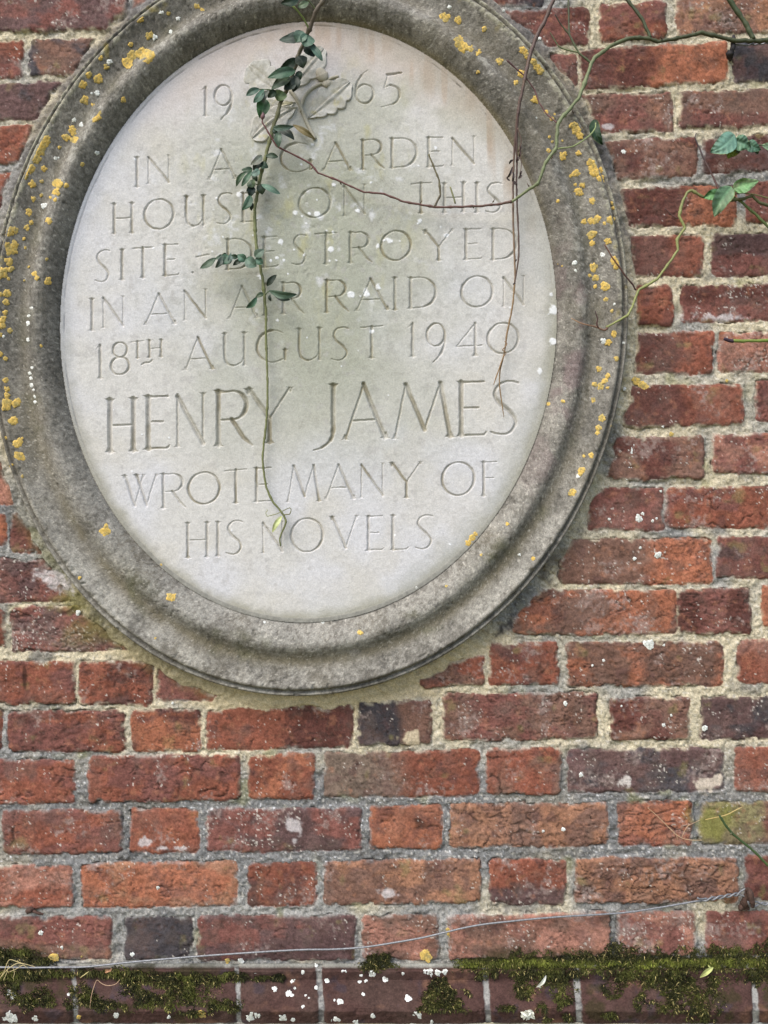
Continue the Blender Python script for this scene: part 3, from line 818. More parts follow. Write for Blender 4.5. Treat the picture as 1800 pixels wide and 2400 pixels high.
        st = [([(.74, .02), (.04, .68)], [t, t]), ([(.04, .68), (1, .68)], [t, t]), ([(.74, .02), (.74, .98)], [.9, .9])]
        se = [(.74, 1, -1, T)]
    elif ch == '-':
        st = [([(0, .8), (1, .2)], [.6, .6])]
    elif ch == '~':
        st = [(cat([(0, 1), (.3, .55), (.7, .5), (1, 0)]), [.4] + [.6] * 17 + [.4])]
    elif ch == '.':
        st = [([(.5, .5), (.5, .55)], [.7, .7])]
    return st, se


PSTEP = 1.55
pu = np.arange(722 - 600, 722 + 602, PSTEP).astype(np.float32)
pv = np.arange(755 - 722, 755 + 724, PSTEP).astype(np.float32)
PU, PV = np.meshgrid(pu, pv)
CUT = np.zeros(PU.shape, np.float32)
LID = np.zeros(PU.shape, np.int16)
cutw_u = PU + .7 * vn(PU / 9, PV / 9, 90)
cutw_v = PV + .7 * vn(PU / 9, PV / 9, 91)


def cut_stroke(pts, wid, lid):
    us = [p[0] for p in pts]
    vs = [p[1] for p in pts]
    mw = max(wid) + 3
    i0, i1 = np.searchsorted(pu, [min(us) - mw, max(us) + mw])
    j0, j1 = np.searchsorted(pv, [min(vs) - mw, max(vs) + mw])
    s = (slice(j0, j1), slice(i0, i1))
    x, y = cutw_u[s], cutw_v[s]
    best = CUT[s].copy()
    for k in range(len(pts) - 1):
        (ax, ay), (bx, by) = pts[k], pts[k + 1]
        dx, dy = bx - ax, by - ay
        L2 = dx * dx + dy * dy + 1e-6
        tt = np.clip(((x - ax) * dx + (y - ay) * dy) / L2, 0, 1)
        dist = np.hypot(x - ax - tt * dx, y - ay - tt * dy)
        rr = (wid[k] + (wid[k + 1] - wid[k]) * tt) / 2
        best = np.maximum(best, rr - dist)
    LID[s] = np.where(best > .05, lid, LID[s])
    CUT[s] = best


WORDS = [2, 3, 3, 2, 5, 4, 2, 3, 2]
GAPS = {}
wid_ = 0
for li, line in enumerate(LINES):
    cap = 128 if li == 6 else 76
    tw = cap * (.102 if li == 6 else .108)
    slope = -.05 if li < 6 else -.042
    wid_ += 1
    prev = None
    for (ch, u0, u1, v0, v1) in line:
        if prev is not None and (u0 - prev > cap * .40 or ch == '-') and ch not in '~.':
            wid_ += 1
        prev = u1 if ch not in '~.' else prev
        w_, h_ = u1 - u0, v1 - v0
        tw2 = tw * (.8 if h_ < 50 and ch in 'TH' else 1)
        if ch == '.':
            tw2 *= 1.2
        cu_ = (u0 + u1) / 2
        f = lambda p: (u0 + p[0] * w_, v0 + p[1] * h_ + slope * (u0 + p[0] * w_ - cu_))
        st, se = glyph(ch)
        for pts, ws in st:
            ws = list(ws)
            if len(ws) != len(pts):
                xs = np.linspace(0, 1, len(pts))
                ws = list(np.interp(xs, np.linspace(0, 1, len(ws)), ws))
            cut_stroke([f(p) for p in pts], [q * tw2 for q in ws], wid_)
        for (sx, sy, dr, ww) in se:
            c = f((sx, sy))
            hs = tw2 * (.52 + .45 * ww)
            ln = tw2 * 1.0 * dr
            for sgn in (-1, 1):
                cut_stroke([(c[0], c[1] + ln * .9), (c[0] + sgn * hs * .35, c[1] + ln * .25), (c[0] + sgn * hs, c[1] + .5 * dr)], [tw2 * ww * .9, tw2 * ww * .7, 1.6], wid_)

carve = np.minimum(CUT, 6.5) * 1.2
flat = .5 * fbm(PU, PV, 60, 3, 92) + .28 * fbm(PU, PV, 7, 3, 93)
kp = 1 - DP / D
Tp = ring_t(900 + (PU - 900) * kp, 1200 + (PV - 1200) * kp)
edge_roll = np.zeros_like(PU)
crease = ss(2.6, .4, np.abs((Tp + .045) * 164 + 1.2 * fbm(PU, PV, 40, 2, 111)))
fillet = ss(-.052, -.040, Tp)
crk = ss(-.25, .35, fbm(PU, PV, 46, 3, 114) + .3 * ss(800, 300, PU) - .1)
crease = crease * (.04 + .85 * crk * ss(1350, 900, PV + PU * .4))
PD = DP - carve + flat - 2.4 * crease + .5 * fillet - 1.2 * ss(.15, .9, fbm(PU, PV, 22, 4, 94)) * ss(330, 160, np.hypot((PU - 640) / 1.2, PV - 520))
# colour of the face
pc = lin((208, 205, 199)) * np.ones(PU.shape + (1,))
pc = mix(pc, lin((212, 211, 214)), ss(-.3, .5, fbm(PU, PV, 200, 3, 95)) * .7)
pc = mix(pc, lin((204, 198, 184)), ss(0, .7, fbm(PU, PV, 120, 3, 96)) * .4)
run = ss(420, 40, np.abs(PU - 740 + 50 * fbm(PU, PV, 160, 2, 97)) + 60 * fbm(PU, PV, 70, 3, 98)) * ss(230, 420, PV) * ss(1240, 800, PV)
pc = mix(pc, lin((162, 164, 145)), run * .85)
upg = ss(-.4, .5, fbm(PU, PV, 90, 3, 119)) * ss(480, 200, PV) * ss(60, 220, PV) * ss(420, 620, PU)
pc = mix(pc, lin((170, 170, 152)), upg * .65)
dk = ss(-.1, .7, fbm(PU, PV, 55, 4, 99)) * ss(420, 120, np.hypot(PU - 720, (PV - 520) * 1.1))
pc = mix(pc, lin((162, 163, 148)), dk * .2)
pc = mix(pc, lin((150, 148, 138)), ss(.1, .7, fbm(PU, PV, 17, 4, 117)) * ss(700, 200, np.hypot(PU - 720, PV - 620)) * .3)
pc = mix(pc, lin((216, 216, 216)), ss(.35, .9, fbm(PU, PV, 30, 5, 100)) * ss(380, 180, np.hypot((PU - 690) * .8, PV - 480)) * .75)
pc = mix(pc, lin((182, 177, 128)), ss(.2, .9, fbm(PU, PV, 30, 4, 101, sy=60)) * ss(300, 120, np.hypot((PU - 720) * .8, (PV - 420) * .7)) * .5)
pc = mix(pc, lin((176, 172, 168)), ss(.5, .8, fbm(PU, PV, 20, 3, 102) + .2 * vn(PU / 200, PV / 200, 103)) * .35)
pc = pc * (1 + .06 * fbm(PU, PV, 8, 3, 104) + .05 * vn(PU / 3, PV / 3, 112))[..., None]
pc = mix(pc, lin((120, 118, 112)), ss(.62, .85, vn(PU / 3.3, PV / 3.3, 105)) * (.12 + .5 * dk))
# warm wash-down under the upper rim, darker band round the edge
top = ss(250, 90, PV - 55 + (PU - 723) ** 2 / 1250) * ss(0, 1, .5 + ss(0, 1, (PU - 640) / 300))
drip = ss(-.2, .55, vn(PU / 13, PV / 120, 106) + .5 * vn(PU / 31, PV / 150, 107))
edgeT = -Tp * 164
pc = mix(pc, lin((176, 150, 124)), ss(62, 4, edgeT - 26 * drip * ss(640, 900, PU)) * ss(620, 330, PV) * (.32 + .45 * drip) * ss(480, 760, PU))
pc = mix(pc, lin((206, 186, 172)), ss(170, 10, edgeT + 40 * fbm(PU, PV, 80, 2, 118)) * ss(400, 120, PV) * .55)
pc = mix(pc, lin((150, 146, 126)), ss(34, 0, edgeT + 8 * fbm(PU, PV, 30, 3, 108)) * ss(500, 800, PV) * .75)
pc = mix(pc, lin((160, 160, 148)), ss(70, 10, edgeT + 20 * fbm(PU, PV, 60, 3, 109)) * ss(600, 900, PU) * .4)
pc = mix(pc, lin((96, 92, 84)), crease * (.25 + .5 * ss(-.3, .4, fbm(PU, PV, 50, 3, 113))))
pc = mix(pc, lin((142, 140, 132)) * (1 + .25 * fbm(PU, PV, 8, 3, 115))[..., None], fillet * ss(1150, 1350, PV + 40 * fbm(PU, PV, 40, 3, 116)) * .8)
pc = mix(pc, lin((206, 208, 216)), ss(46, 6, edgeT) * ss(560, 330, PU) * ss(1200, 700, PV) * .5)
# silt and algae caught in the cuts
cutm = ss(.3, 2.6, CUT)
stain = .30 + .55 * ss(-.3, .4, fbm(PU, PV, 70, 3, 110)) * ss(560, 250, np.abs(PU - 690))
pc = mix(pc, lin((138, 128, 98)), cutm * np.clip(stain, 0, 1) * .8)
halo = ss(-7, 0, CUT - 0) * (CUT <= .3)
white = np.zeros(PU.shape, np.float32)
rw = random.Random(21)
for _ in range(58):
    qu, qv, qr = rw.gauss(770, 150), rw.gauss(560, 85), rw.choice([2, 2.5, 3, 3.5, 4.5, 6])
    if rw.random() < .25:
        qu, qv, qr = rw.uniform(240, 1240), rw.uniform(300, 1300), 2.2
    i0, i1 = np.searchsorted(pu, [qu - 20, qu + 20])
    j0, j1 = np.searchsorted(pv, [qv - 20, qv + 20])
    s = (slice(j0, j1), slice(i0, i1))
    white[s] = np.maximum(white[s], ss(1.15, .8, np.hypot(PU[s] - qu, PV[s] - qv) / qr + .75 * fbm(PU[s], PV[s], 6, 3, qr)))
for qu, qv, qr in ((1298, 726, 12), (1294, 800, 9), (1265, 870, 6), (1292, 690, 5), (822, 690, 7), (860, 684, 9), (745, 503, 8), (690, 498, 7), (912, 562, 7)):
    white = np.maximum(white, ss(1.1, .6, np.hypot(PU - qu, PV - qv) / qr + .6 * fbm(PU, PV, 8, 2, qr)))
pc = mix(pc, lin((236, 237, 237)), white * .9)
PD = PD + white * .7
inside = Tp < .004
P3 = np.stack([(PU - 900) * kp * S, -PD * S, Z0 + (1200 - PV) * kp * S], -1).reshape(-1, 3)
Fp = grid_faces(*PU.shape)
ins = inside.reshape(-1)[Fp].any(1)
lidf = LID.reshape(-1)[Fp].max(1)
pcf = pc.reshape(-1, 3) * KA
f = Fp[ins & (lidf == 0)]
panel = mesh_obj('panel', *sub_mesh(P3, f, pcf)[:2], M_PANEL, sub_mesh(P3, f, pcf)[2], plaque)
panel['label'] = 'pale smooth oval face of the plaque'
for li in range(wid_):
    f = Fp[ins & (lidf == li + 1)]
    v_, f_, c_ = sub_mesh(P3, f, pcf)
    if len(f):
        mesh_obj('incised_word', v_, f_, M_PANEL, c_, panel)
del PU, PV, pc, P3, Fp, CUT, LID, Tp, PD, white

# ---- moulded frame
NT = 2000
ts = []
for k in range(len(PROF) - 1):
    (t0, d0), (t1, d1) = PROF[k], PROF[k + 1]
    if t0 < -.05:
        continue
    n = max(1, int((abs(t1 - t0) * 160 + abs(d1 - d0) * .8) / 2.6))
    ts += [t0 + (t1 - t0) * q / n for q in range(n)]
ts.append(PROF[-1, 0])
ts = np.array(ts)
th = np.linspace(0, 2 * math.pi, NT, endpoint=False)
TT, TH = np.meshgrid(ts, th)
FU, FV = ring_pts(TT, TH)
FD = prof(TT)
nz = 1.3 * fbm(FU, FV, 40, 3, 120) + .9 * fbm(FU, FV, 9, 3, 121)
FD = FD + nz * ss(1.0, .9, TT) * ss(-.02, .06, TT)
wear = ss(.35, .8, fbm(FU, FV, 26, 3, 122))
FD = FD - 2.2 * wear * ss(.78, .86, TT) * ss(1.0, .95, TT)
pits = ss(.55, .85, vn(FU / 5.5, FV / 5.5, 135)) * ss(-.1, .5, fbm(FU, FV, 50, 2, 136))
chipf = ss(.45, .75, fbm(FU, FV, 15, 3, 137)) * np.maximum(ss(.05, .02, np.abs(TT - .855)), ss(.03, .01, np.abs(TT - .955)))
FD = FD - 1.6 * pits - 4.0 * chipf
lt, dkc = lin((158, 153, 143)), lin((110, 106, 98))
n1 = fbm(FU, FV, 7, 3, 123)
n2 = fbm(FU, FV, 60, 4, 124)
fc = mix(dkc * np.ones(FU.shape + (1,)), lt, ss(-.9, .9, n1 * .5 + vn(FU / 4.2, FV / 4.2, 134) * .42 + n2 * .5))
streak = ss(.05, .6, vn(FU / 11, FV / 170, 138) + .6 * vn(FU / 27, FV / 220, 139)) * ss(-.5, .4, n2)
fc = mix(fc, lin((84, 80, 70)), streak * .4 * ss(1500, 900, FV))
fc = mix(fc, lin((126, 116, 94)), ss(.0, .8, fbm(FU, FV, 130, 3, 140)) * .28)
fc = mix(fc, lin((70, 66, 60)), pits * .6)
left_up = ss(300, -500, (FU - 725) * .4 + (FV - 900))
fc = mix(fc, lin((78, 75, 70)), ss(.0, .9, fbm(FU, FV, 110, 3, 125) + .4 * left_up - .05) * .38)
low = ss(1000, 1350, FV)
fc = mix(fc, lin((190, 186, 174)), low * ss(.55, .75, TT) * ss(-.6, .5, n2 + .5 * n1) * .42)
fc = mix(fc, lin((132, 112, 112)), ss(1150, 1350, FU) * ss(400, 800, FV) * ss(.5, .3, TT) * ss(-.3, .3, fbm(FU, FV, 50, 3, 126)) * .55)
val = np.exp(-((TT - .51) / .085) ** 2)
fc = mix(fc, lin((120, 111, 88)), val * (.25 + .4 * low) * ss(-.6, .2, fbm(FU, FV, 70, 3, 127) + .3))  # olive-brown algae stain, with the valley's shade painted in
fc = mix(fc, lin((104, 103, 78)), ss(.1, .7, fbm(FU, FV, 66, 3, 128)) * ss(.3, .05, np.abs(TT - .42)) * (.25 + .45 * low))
fc = mix(fc, lin((150, 138, 108)), ss(.10, .0, TT) * ss(700, 300, FV) * ss(500, 900, FU) * .8)
fc = mix(fc, lin((126, 118, 100)), ss(.03, -.01, TT) * .6)
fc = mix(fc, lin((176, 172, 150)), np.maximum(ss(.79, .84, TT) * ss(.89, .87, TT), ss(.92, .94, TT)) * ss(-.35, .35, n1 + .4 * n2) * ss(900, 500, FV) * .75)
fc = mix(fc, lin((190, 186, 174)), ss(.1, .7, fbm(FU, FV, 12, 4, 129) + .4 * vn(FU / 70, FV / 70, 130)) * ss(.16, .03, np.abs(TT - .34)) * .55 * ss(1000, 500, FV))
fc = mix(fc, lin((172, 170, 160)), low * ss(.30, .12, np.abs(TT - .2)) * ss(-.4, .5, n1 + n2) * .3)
fc = mix(fc, lin((64, 62, 60)), ss(.35, .9, fbm(FU, FV, 11, 4, 131)) * .45)
fc = mix(fc, lin((214, 208, 194)), ss(.66, .88, vn(FU / 3.6, FV / 3.6, 132) + .2 * n2) * .4)
fc = mix(fc, lin((70, 66, 56)), ss(.885, .9, TT) * ss(.935, .92, TT) * ss(-.7, .5, n2) * .45)  # brown stain line inside the rim bead, groove shade painted in
fc = mix(fc, lin((190, 170, 84)), ss(.45, .9, fbm(FU, FV, 30, 3, 133)) * ss(.72, .82, TT) * ss(900, 600, FV) * .45)
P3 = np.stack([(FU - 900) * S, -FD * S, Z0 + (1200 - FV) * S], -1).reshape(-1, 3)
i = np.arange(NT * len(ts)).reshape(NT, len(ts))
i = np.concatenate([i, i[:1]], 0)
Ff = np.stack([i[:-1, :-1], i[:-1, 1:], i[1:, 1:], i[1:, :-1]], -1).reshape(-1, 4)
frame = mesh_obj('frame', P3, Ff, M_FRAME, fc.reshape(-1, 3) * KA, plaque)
del FU, FV, FD, fc, P3, n1, n2

# ---- carved sprig: oak leaves, stalks and acorns in relief on the face
sprig = empty('carved_oak_sprig', W(719, 285, DP), None, None)
sprig.location = Vector(W(719, 285, DP)) - plaque.location
sprig.parent = plaque
bpy.context.view_layer.update()


def relief_leaf(b, tip, half, lobes, seed, hgt=9, bend=0., rev=1):
    n, m_ = 70, 25
    s = np.linspace(0, 1, n)[:, None]
    w = np.linspace(-1, 1, m_)[None, :]
    bx, by = b
    ax, ay = tip[0] - bx, tip[1] - by
    L = math.hypot(ax, ay)
    ax, ay = ax / L, ay / L
    env = np.sin(np.pi * np.clip(s, 0, 1) ** 1.3) ** .62
    lob = .74 + .26 * np.abs(np.sin(np.pi * (lobes * s ** .9 + np.where(w > 0, .35, 0.)))) ** .7
    hw = half * (env * lob + .05)
    cen = bend * np.sin(np.pi * s)
    skew = .22 * half * np.abs(w) * (1 - s)
    X = bx + ax * (L * s + skew) + (-ay) * (w * hw + cen)
    Y = by + ay * (L * s + skew) + ax * (w * hw + cen)
    aw = np.abs(w) * np.ones_like(s)
    wallh = ss(1.0, .90, aw)
    vein = np.exp(-(aw / .07) ** 2)
    side = np.cos(2 * np.pi * (s * lobes - aw * .5))
    body = .62 + .30 * aw ** 2 + .16 * side * aw * (1 - aw) * 2 + .30 * vein - .22 * np.exp(-((aw - .16) / .08) ** 2)
    Hh = hgt * wallh * body * ss(0, .03, s) * ss(1.0, .97, s) + .4 * fbm(X, Y, 8, 3, seed)
    Dd = DP - 1.5 + np.maximum(Hh, 0)
    k = 1 - DP / D
    P = np.stack([(X - 900) * k * S, -Dd * S, Z0 + (1200 - Y) * k * S], -1).reshape(-1, 3)
    c = mix(lin((200, 197, 188)) * np.ones(X.shape + (1,)), lin((170, 166, 150)), ss(0, .7, fbm(X, Y, 22, 3, seed + 1)) * .7)
    c = mix(c, lin((190, 180, 116)), ss(.3, .8, fbm(X, Y, 16, 3, seed + 2)) * ss(170, 260, Y) * .5)
    c = mix(c, lin((150, 143, 122)), np.exp(-((aw - .15) / .06) ** 2) * .4)
    c = mix(c, lin((128, 120, 96)), ss(.9, 1., aw) * .5)
    c = c * (1 + .14 * fbm(X, Y, 7, 3, seed + 7))[..., None]
    F = grid_faces(n, m_)
    mesh_obj('carved_leaf', P, F[:, ::-1] if rev > 0 else F, M_PANEL, c.reshape(-1, 3) * KA, sprig)


relief_leaf((719, 281), (822, 192), 38, 5, 140, 7)
relief_leaf((652, 214), (582, 152), 42, 3, 141, 4.5)
relief_leaf((676, 214), (760, 112), 34, 4, 142, 5.5)
relief_leaf((698, 250), (590, 326), 36, 4, 143, 7, 8)
relief_leaf((694, 240), (604, 256), 24, 3, 144, 5, -4)


def tube(path, rad, n=8, cols=None):
    """path (k,3) world, rad (k,)"""
    path = np.asarray(path, float)
    rad = np.asarray(rad, float)
    k = len(path)
    tg = np.gradient(path, axis=0)
    tg /= np.linalg.norm(tg, axis=1)[:, None] + 1e-12
    up = np.array([0, -1, 0.0])
    a = np.cross(tg, up)
    bad = np.linalg.norm(a, axis=1) < 1e-3
    a[bad] = np.array([1, 0, 0])
    a /= np.linalg.norm(a, axis=1)[:, None]
    b = np.cross(a, tg)
    an = np.linspace(0, 2 * np.pi, n, endpoint=False)
    V = path[:, None, :] + rad[:, None, None] * (np.cos(an)[None, :, None] * a[:, None, :] + np.sin(an)[None, :, None] * b[:, None, :])
    V = V.reshape(-1, 3)
    F = grid_faces(k, n, True)
    V = np.concatenate([V, path[:1], path[-1:]])
    c0, c1 = k * n, k * n + 1
    ring0 = [[c0, q, (q + 1) % n, (q + 1) % n] for q in range(n)]
    ring1 = [[c1, (k - 1) * n + (q + 1) % n, (k - 1) * n + q, (k - 1) * n + q] for q in range(n)]
    T3 = [r[:3] for r in ring0] + [r[:3] for r in ring1]
    Q = F
    tri = np.concatenate([Q[:, [0, 1, 2]], Q[:, [0, 2, 3]], np.array(T3)])
    C = None
    if cols is not None:
        C = np.repeat(np.asarray(cols), n, 0)
        C = np.concatenate([C, cols[:1], cols[-1:]])
    return V, tri, C


def resample(pts, step, ang=0.):
    """Catmull-Rom through rows of numbers (u, v, d, r ...), resampled to step along u, v"""
    p = np.asarray(pts, float)
    p = np.concatenate([p[:1] * 2 - p[1:2], p, p[-1:] * 2 - p[-2:-1]])
    out = []
    for i in range(1, len(p) - 2):
        n = max(1, int(np.hypot(*(p[i + 1] - p[i])[:2]) / step))
        for k in range(n):
            t = k / n
            out.append(ang * (p[i] + (p[i + 1] - p[i]) * t) + (1 - ang) * .5 * (2 * p[i] + (p[i + 1] - p[i - 1]) * t + (2 * p[i - 1] - 5 * p[i] + 4 * p[i + 1] - p[i + 2]) * t * t + (3 * p[i] - p[i - 1] - 3 * p[i + 1] + p[i + 2]) * t ** 3))
    out.append(p[-2])
    return np.array(out)


def relief_stalk(pts, r):
    q = resample([(a, b, DP + 2, r) for a, b in pts], 3)
    V, F, C = tube(W(q[:, 0], q[:, 1], q[:, 2]), q[:, 3] * S, 10, np.tile(lin((182, 176, 158)) * KA, (len(q), 1)))
    mesh_obj('carved_stalk', V, F, M_PANEL, C, sprig)


relief_stalk([(738, 326), (728, 305), (718, 284), (708, 258), (700, 240), (690, 224), (680, 212)], 4.6)
relief_stalk([(706, 262), (709, 240), (720, 218), (738, 203), (758, 194)], 3.8)
relief_stalk([(768, 188), (780, 182), (794, 179)], 3.4)


def relief_acorn(c, ax, L, R):
    n, m_ = 26, 20
    s = np.linspace(-1, 1, n)
    cupline = .05
    prof_r = np.where(s < cupline, np.sqrt(np.clip(1 - ((s - cupline) / 1.05) ** 2, 0, 1)) * 1.08, np.sqrt(np.clip(1 - ((s - cupline) / .95) ** 2, 0, 1)) * .92)
    a = np.linspace(0, 2 * np.pi, m_, endpoint=False)
    nx, ny = ax / np.linalg.norm(ax)
    U = c[0] + nx * s[:, None] * L - ny * np.cos(a)[None] * prof_r[:, None] * R
    V = c[1] + ny * s[:, None] * L + nx * np.cos(a)[None] * prof_r[:, None] * R
    Dp = DP + 2 + np.sin(a)[None] * prof_r[:, None] * R * .7 + .7 * (s < cupline)[:, None] * np.abs(vn(U / 4, V / 4, 150))
    P = W(U, V, Dp).reshape(-1, 3)
    mesh_obj('carved_acorn', P, grid_faces(n, m_, True), M_PANEL, np.tile(lin((190, 182, 164)) * KA, (n * m_, 1)), sprig)


relief_acorn((754, 175), np.array([-.45, -.9]), 18, 14)
relief_acorn((765, 195), np.array([.9, -.3]), 11, 10)
# ------------------------------------------------------------------ lichen crusts
def zz(lst, k, u0=0, v0=0):
    return [(u0 + a * k, v0 + b * k, r * k) for a, b, r in lst]


ORANGE = zz([(905, 125, 24), (970, 230, 26), (825, 405, 35), (855, 360, 28), (890, 350, 20), (920, 328, 20), (955, 370, 42), (655, 375, 15), (575, 485, 20), (540, 548, 25), (640, 510, 30), (690, 435, 18), (800, 645, 18), (550, 650, 28), (603, 680, 16),
             (635, 755, 24), (610, 770, 26), (645, 730, 18), (468, 845, 28), (425, 892, 26), (480, 905, 24), (305, 905, 26), (280, 935, 32), (255, 980, 34), (235, 1035, 32), (385, 955, 12), (195, 1095, 28), (165, 1140, 26), (285, 1092, 22), (270, 1175, 12), (210, 1195, 24), (372, 1195, 30),
             (365, 1238, 24), (428, 1200, 16), (325, 1280, 9), (358, 1292, 12), (215, 1290, 18), (268, 1265, 12), (185, 1378, 25), (315, 1432, 22), (200, 1442, 16), (175, 1475, 22), (155, 1548, 12), (165, 1605, 9), (60, 1505, 35), (95, 1490, 25), (40, 1585, 28), (70, 1620, 38), (95, 1580, 25),
             (533, 1065, 14), (1275, 40, 20), (1310, 62, 12), (1090, 88, 14), (845, 290, 16)], .3617)
ORANGE += zz([(1230, 108, 28), (1205, 104, 18), (1310, 130, 25), (1315, 265, 38), (1350, 305, 34), (1400, 315, 28), (1440, 335, 20), (1580, 395, 22), (1437, 467, 13), (1480, 190, 18)], .3617, 600, 0)
ORANGE += zz([(555, 515, 42), (590, 570, 32), (660, 640, 40), (690, 690, 45), (730, 725, 36), (535, 760, 40), (475, 845, 26), (670, 1025, 38), (785, 1150, 28), (848, 1212, 24), (870, 1170, 16), (1070, 1280, 42), (1100, 1340, 46), (1130, 1385, 40), (815, 1540, 24), (962, 1590, 40), (1115, 1570, 28), (950, 1440, 12), (1245, 1665, 44), (1265, 1720, 48),
              (1285, 1770, 44), (1335, 1740, 28), (1340, 1825, 34), (1370, 1860, 18), (1095, 1768, 40), (1040, 1800, 20), (1080, 1890, 20), (1160, 1892, 28), (1120, 1960, 42), (905, 2058, 18), (1260, 2062, 36), (1465, 2080, 20), (1475, 2130, 20), (820, 1400, 14), (850, 1450, 13)], 1 / 4.366, 1100, 0)
ORANGE += zz([(280, 125, 20), (330, 115, 25), (375, 105, 32), (480, 110, 28), (430, 140, 14), (337, 220, 35), (342, 285, 22), (460, 270, 26), (505, 415, 32), (520, 455, 24), (350, 460, 30), (365, 540, 24), (325, 525, 15), (365, 605, 14), (428, 602, 33), (442, 700, 16), (488, 785, 12), (505, 945, 19), (500, 965, 18), (458, 1022, 24),
              (525, 1142, 20), (390, 1213, 22), (455, 1265, 20), (432, 1305, 26), (405, 1345, 26), (357, 1332, 20), (455, 1355, 12), (350, 1447, 20), (415, 1580, 26), (390, 1655, 26), (380, 1690, 16), (490, 1640, 12), (280, 1862, 16), (335, 1855, 22), (268, 1968, 26), (255, 1995, 18), (200, 2125, 26), (180, 2140, 18), (15, 1476, 14), (125, 1455, 14),
              (85, 440, 7), (118, 453, 7)], 1 / 3.16, 1280, 480)
ORANGE += zz([(75, 450, 35), (90, 510, 24), (20, 540, 45), (68, 590, 14), (55, 705, 30), (50, 775, 26), (10, 715, 18), (40, 860, 20), (22, 915, 28), (18, 965, 28), (78, 1008, 22), (0, 1040, 18), (5, 1190, 20), (45, 1228, 18), (42, 1400, 28), (55, 1470, 22), (58, 1520, 26), (55, 1590, 42), (30, 1625, 22), (130, 1575, 38), (110, 1725, 34), (50, 1860, 14),
              (148, 1905, 38), (160, 2005, 38), (90, 2080, 15), (178, 2165, 12), (180, 1860, 12), (275, 552, 20), (292, 585, 18), (385, 605, 30), (372, 435, 12), (228, 495, 10), (328, 1124, 12), (195, 605, 9)], 1 / 3.404, 0, 480)
ORANGE += zz([(685, 125, 38), (1113, 550, 30), (515, 428, 12), (1043, 342, 11), (1005, 818, 9)], .3617, 0, 1200) + zz([(1400, 170, 22), (1378, 200, 22), (1422, 145, 15), (675, 783, 18), (1628, 75, 13), (1458, 278, 10), (1233, 480, 9)], .3617, 600, 1200) + [(1249, 1308, 5)]
WHITE_FRAME = [(363, 88, 7), (257, 145, 7), (417, 44, 5), (400, 73, 5), (379, 30, 6), (228, 218, 6), (215, 219, 4), (190, 291, 5), (174, 281, 6), (103, 482, 7), (130, 371, 4), (137, 370, 3), (73, 722, 4), (67, 740, 3.5), (66, 758, 5), (65, 796, 4), (75, 862, 3.5), (70, 875, 4), (73, 886, 4), (74, 902, 5),
               (78, 914, 3), (82, 931, 4), (82, 942, 4), (9, 788, 4), (1415, 800, 7), (1411, 597, 6), (1347, 616, 6), (1349, 634, 4), (1440, 713, 3), (1355, 1115, 5), (1354, 1117, 4), (620, 1458, 3), (756, 1458, 4), (976, 1377, 3), (1217, 1300, 3), (1258, 275, 3), (228, 358, 5), (1180, 25, 3), (1053, 17, 5)]
WHITE_WALL = [(1478, 1048, 14), (1476, 1101, 6), (1470, 1120, 5), (1498, 1214, 8), (1506, 1204, 4), (1530, 1221, 4), (1428, 1217, 4), (1515, 1508, 8), (1523, 1514, 8), (1527, 1505, 6), (1542, 1301, 7), (1487, 1309, 4), (1501, 1284, 3), (1643, 1448, 6), (1362, 1816, 5), (1320, 1944, 5), (1273, 1948, 3), (95, 2186, 6), (145, 2221, 4), (310, 2237, 5), (1652, 1707, 6),
              (1575, 1719, 3), (1555, 1700, 4), (1461, 355, 6), (119, 163, 5), (152, 168, 5), (1264, 90, 4), (1260, 104, 4), (1215, 66, 3), (1539, 1215, 3), (1549, 1151, 3), (183, 1436, 6), (20, 10, 3), (1461, 804, 4), (1513, 918, 4), (1554, 1000, 3), (1597, 963, 3), (1643, 1061, 3), (1465, 850, 3), (1464, 912, 4), (1444, 448, 3), (1573, 1677, 3), (1457, 1655, 3), (1325, 1649, 5),
              (141, 2373 - 100, 3), (564, 2251, 7), (741, 2262, 4), (1287, 2191, 5), (1580, 2208, 3), (370, 2081, 4), (405, 1648, 3), (260, 94, 5), (190, 180, 3), (1388, 1560, 3), (1556, 1512, 3), (1415, 1548, 4)]
WHITE_COURSE = [(710, 2279, 5), (806, 2278, 6), (873, 2283, 8), (903, 2294, 7), (843, 2302, 5), (846, 2286, 4), (857, 2299, 4), (944, 2282, 4), (1007, 2279, 10), (1026, 2280, 8), (1042, 2279, 7), (995, 2278, 6), (644, 2318, 6), (677, 2329, 7), (684, 2332, 5), (691, 2316, 4), (686, 2298, 5), (767, 2298, 5), (741, 2315, 4), (716, 2333, 3), (724, 2339, 3), (710, 2359, 5), (798, 2348, 8), (784, 2344, 3),
                (852, 2330, 4), (956, 2340, 8), (659, 2384, 9), (668, 2386, 8), (686, 2391, 6), (605, 2381, 9), (974, 2379, 9), (982, 2381, 9), (786, 2389, 6), (793, 2390, 5), (774, 2392, 5), (874, 2381, 5), (834, 2396, 6), (969, 2396, 7), (1089, 2386, 4), (24, 2328, 9), (30, 2334, 8), (20, 2380, 12), (34, 2388, 10), (10, 2387, 10), (82, 2388, 7), (160, 2330, 4), (272, 2379, 6), (396, 2384, 4),
                (597, 2280, 5), (590, 2384, 12), (600, 2380, 9), (1012, 2396, 5)]
ORANGE_WALL = [(127, 2245, 11), (533, 2252, 6), (997, 2239, 14), (473, 2378, 9), (185, 2384, 5), (1491, 893, 8), (1505, 903, 10), (1513, 908, 8), (1574, 1017, 5), (1485, 887, 6), (1703, 893, 4), (191, 2242, 2.5), (1050, 2180, 6), (1060, 2192, 7), (1052, 2190, 5)]


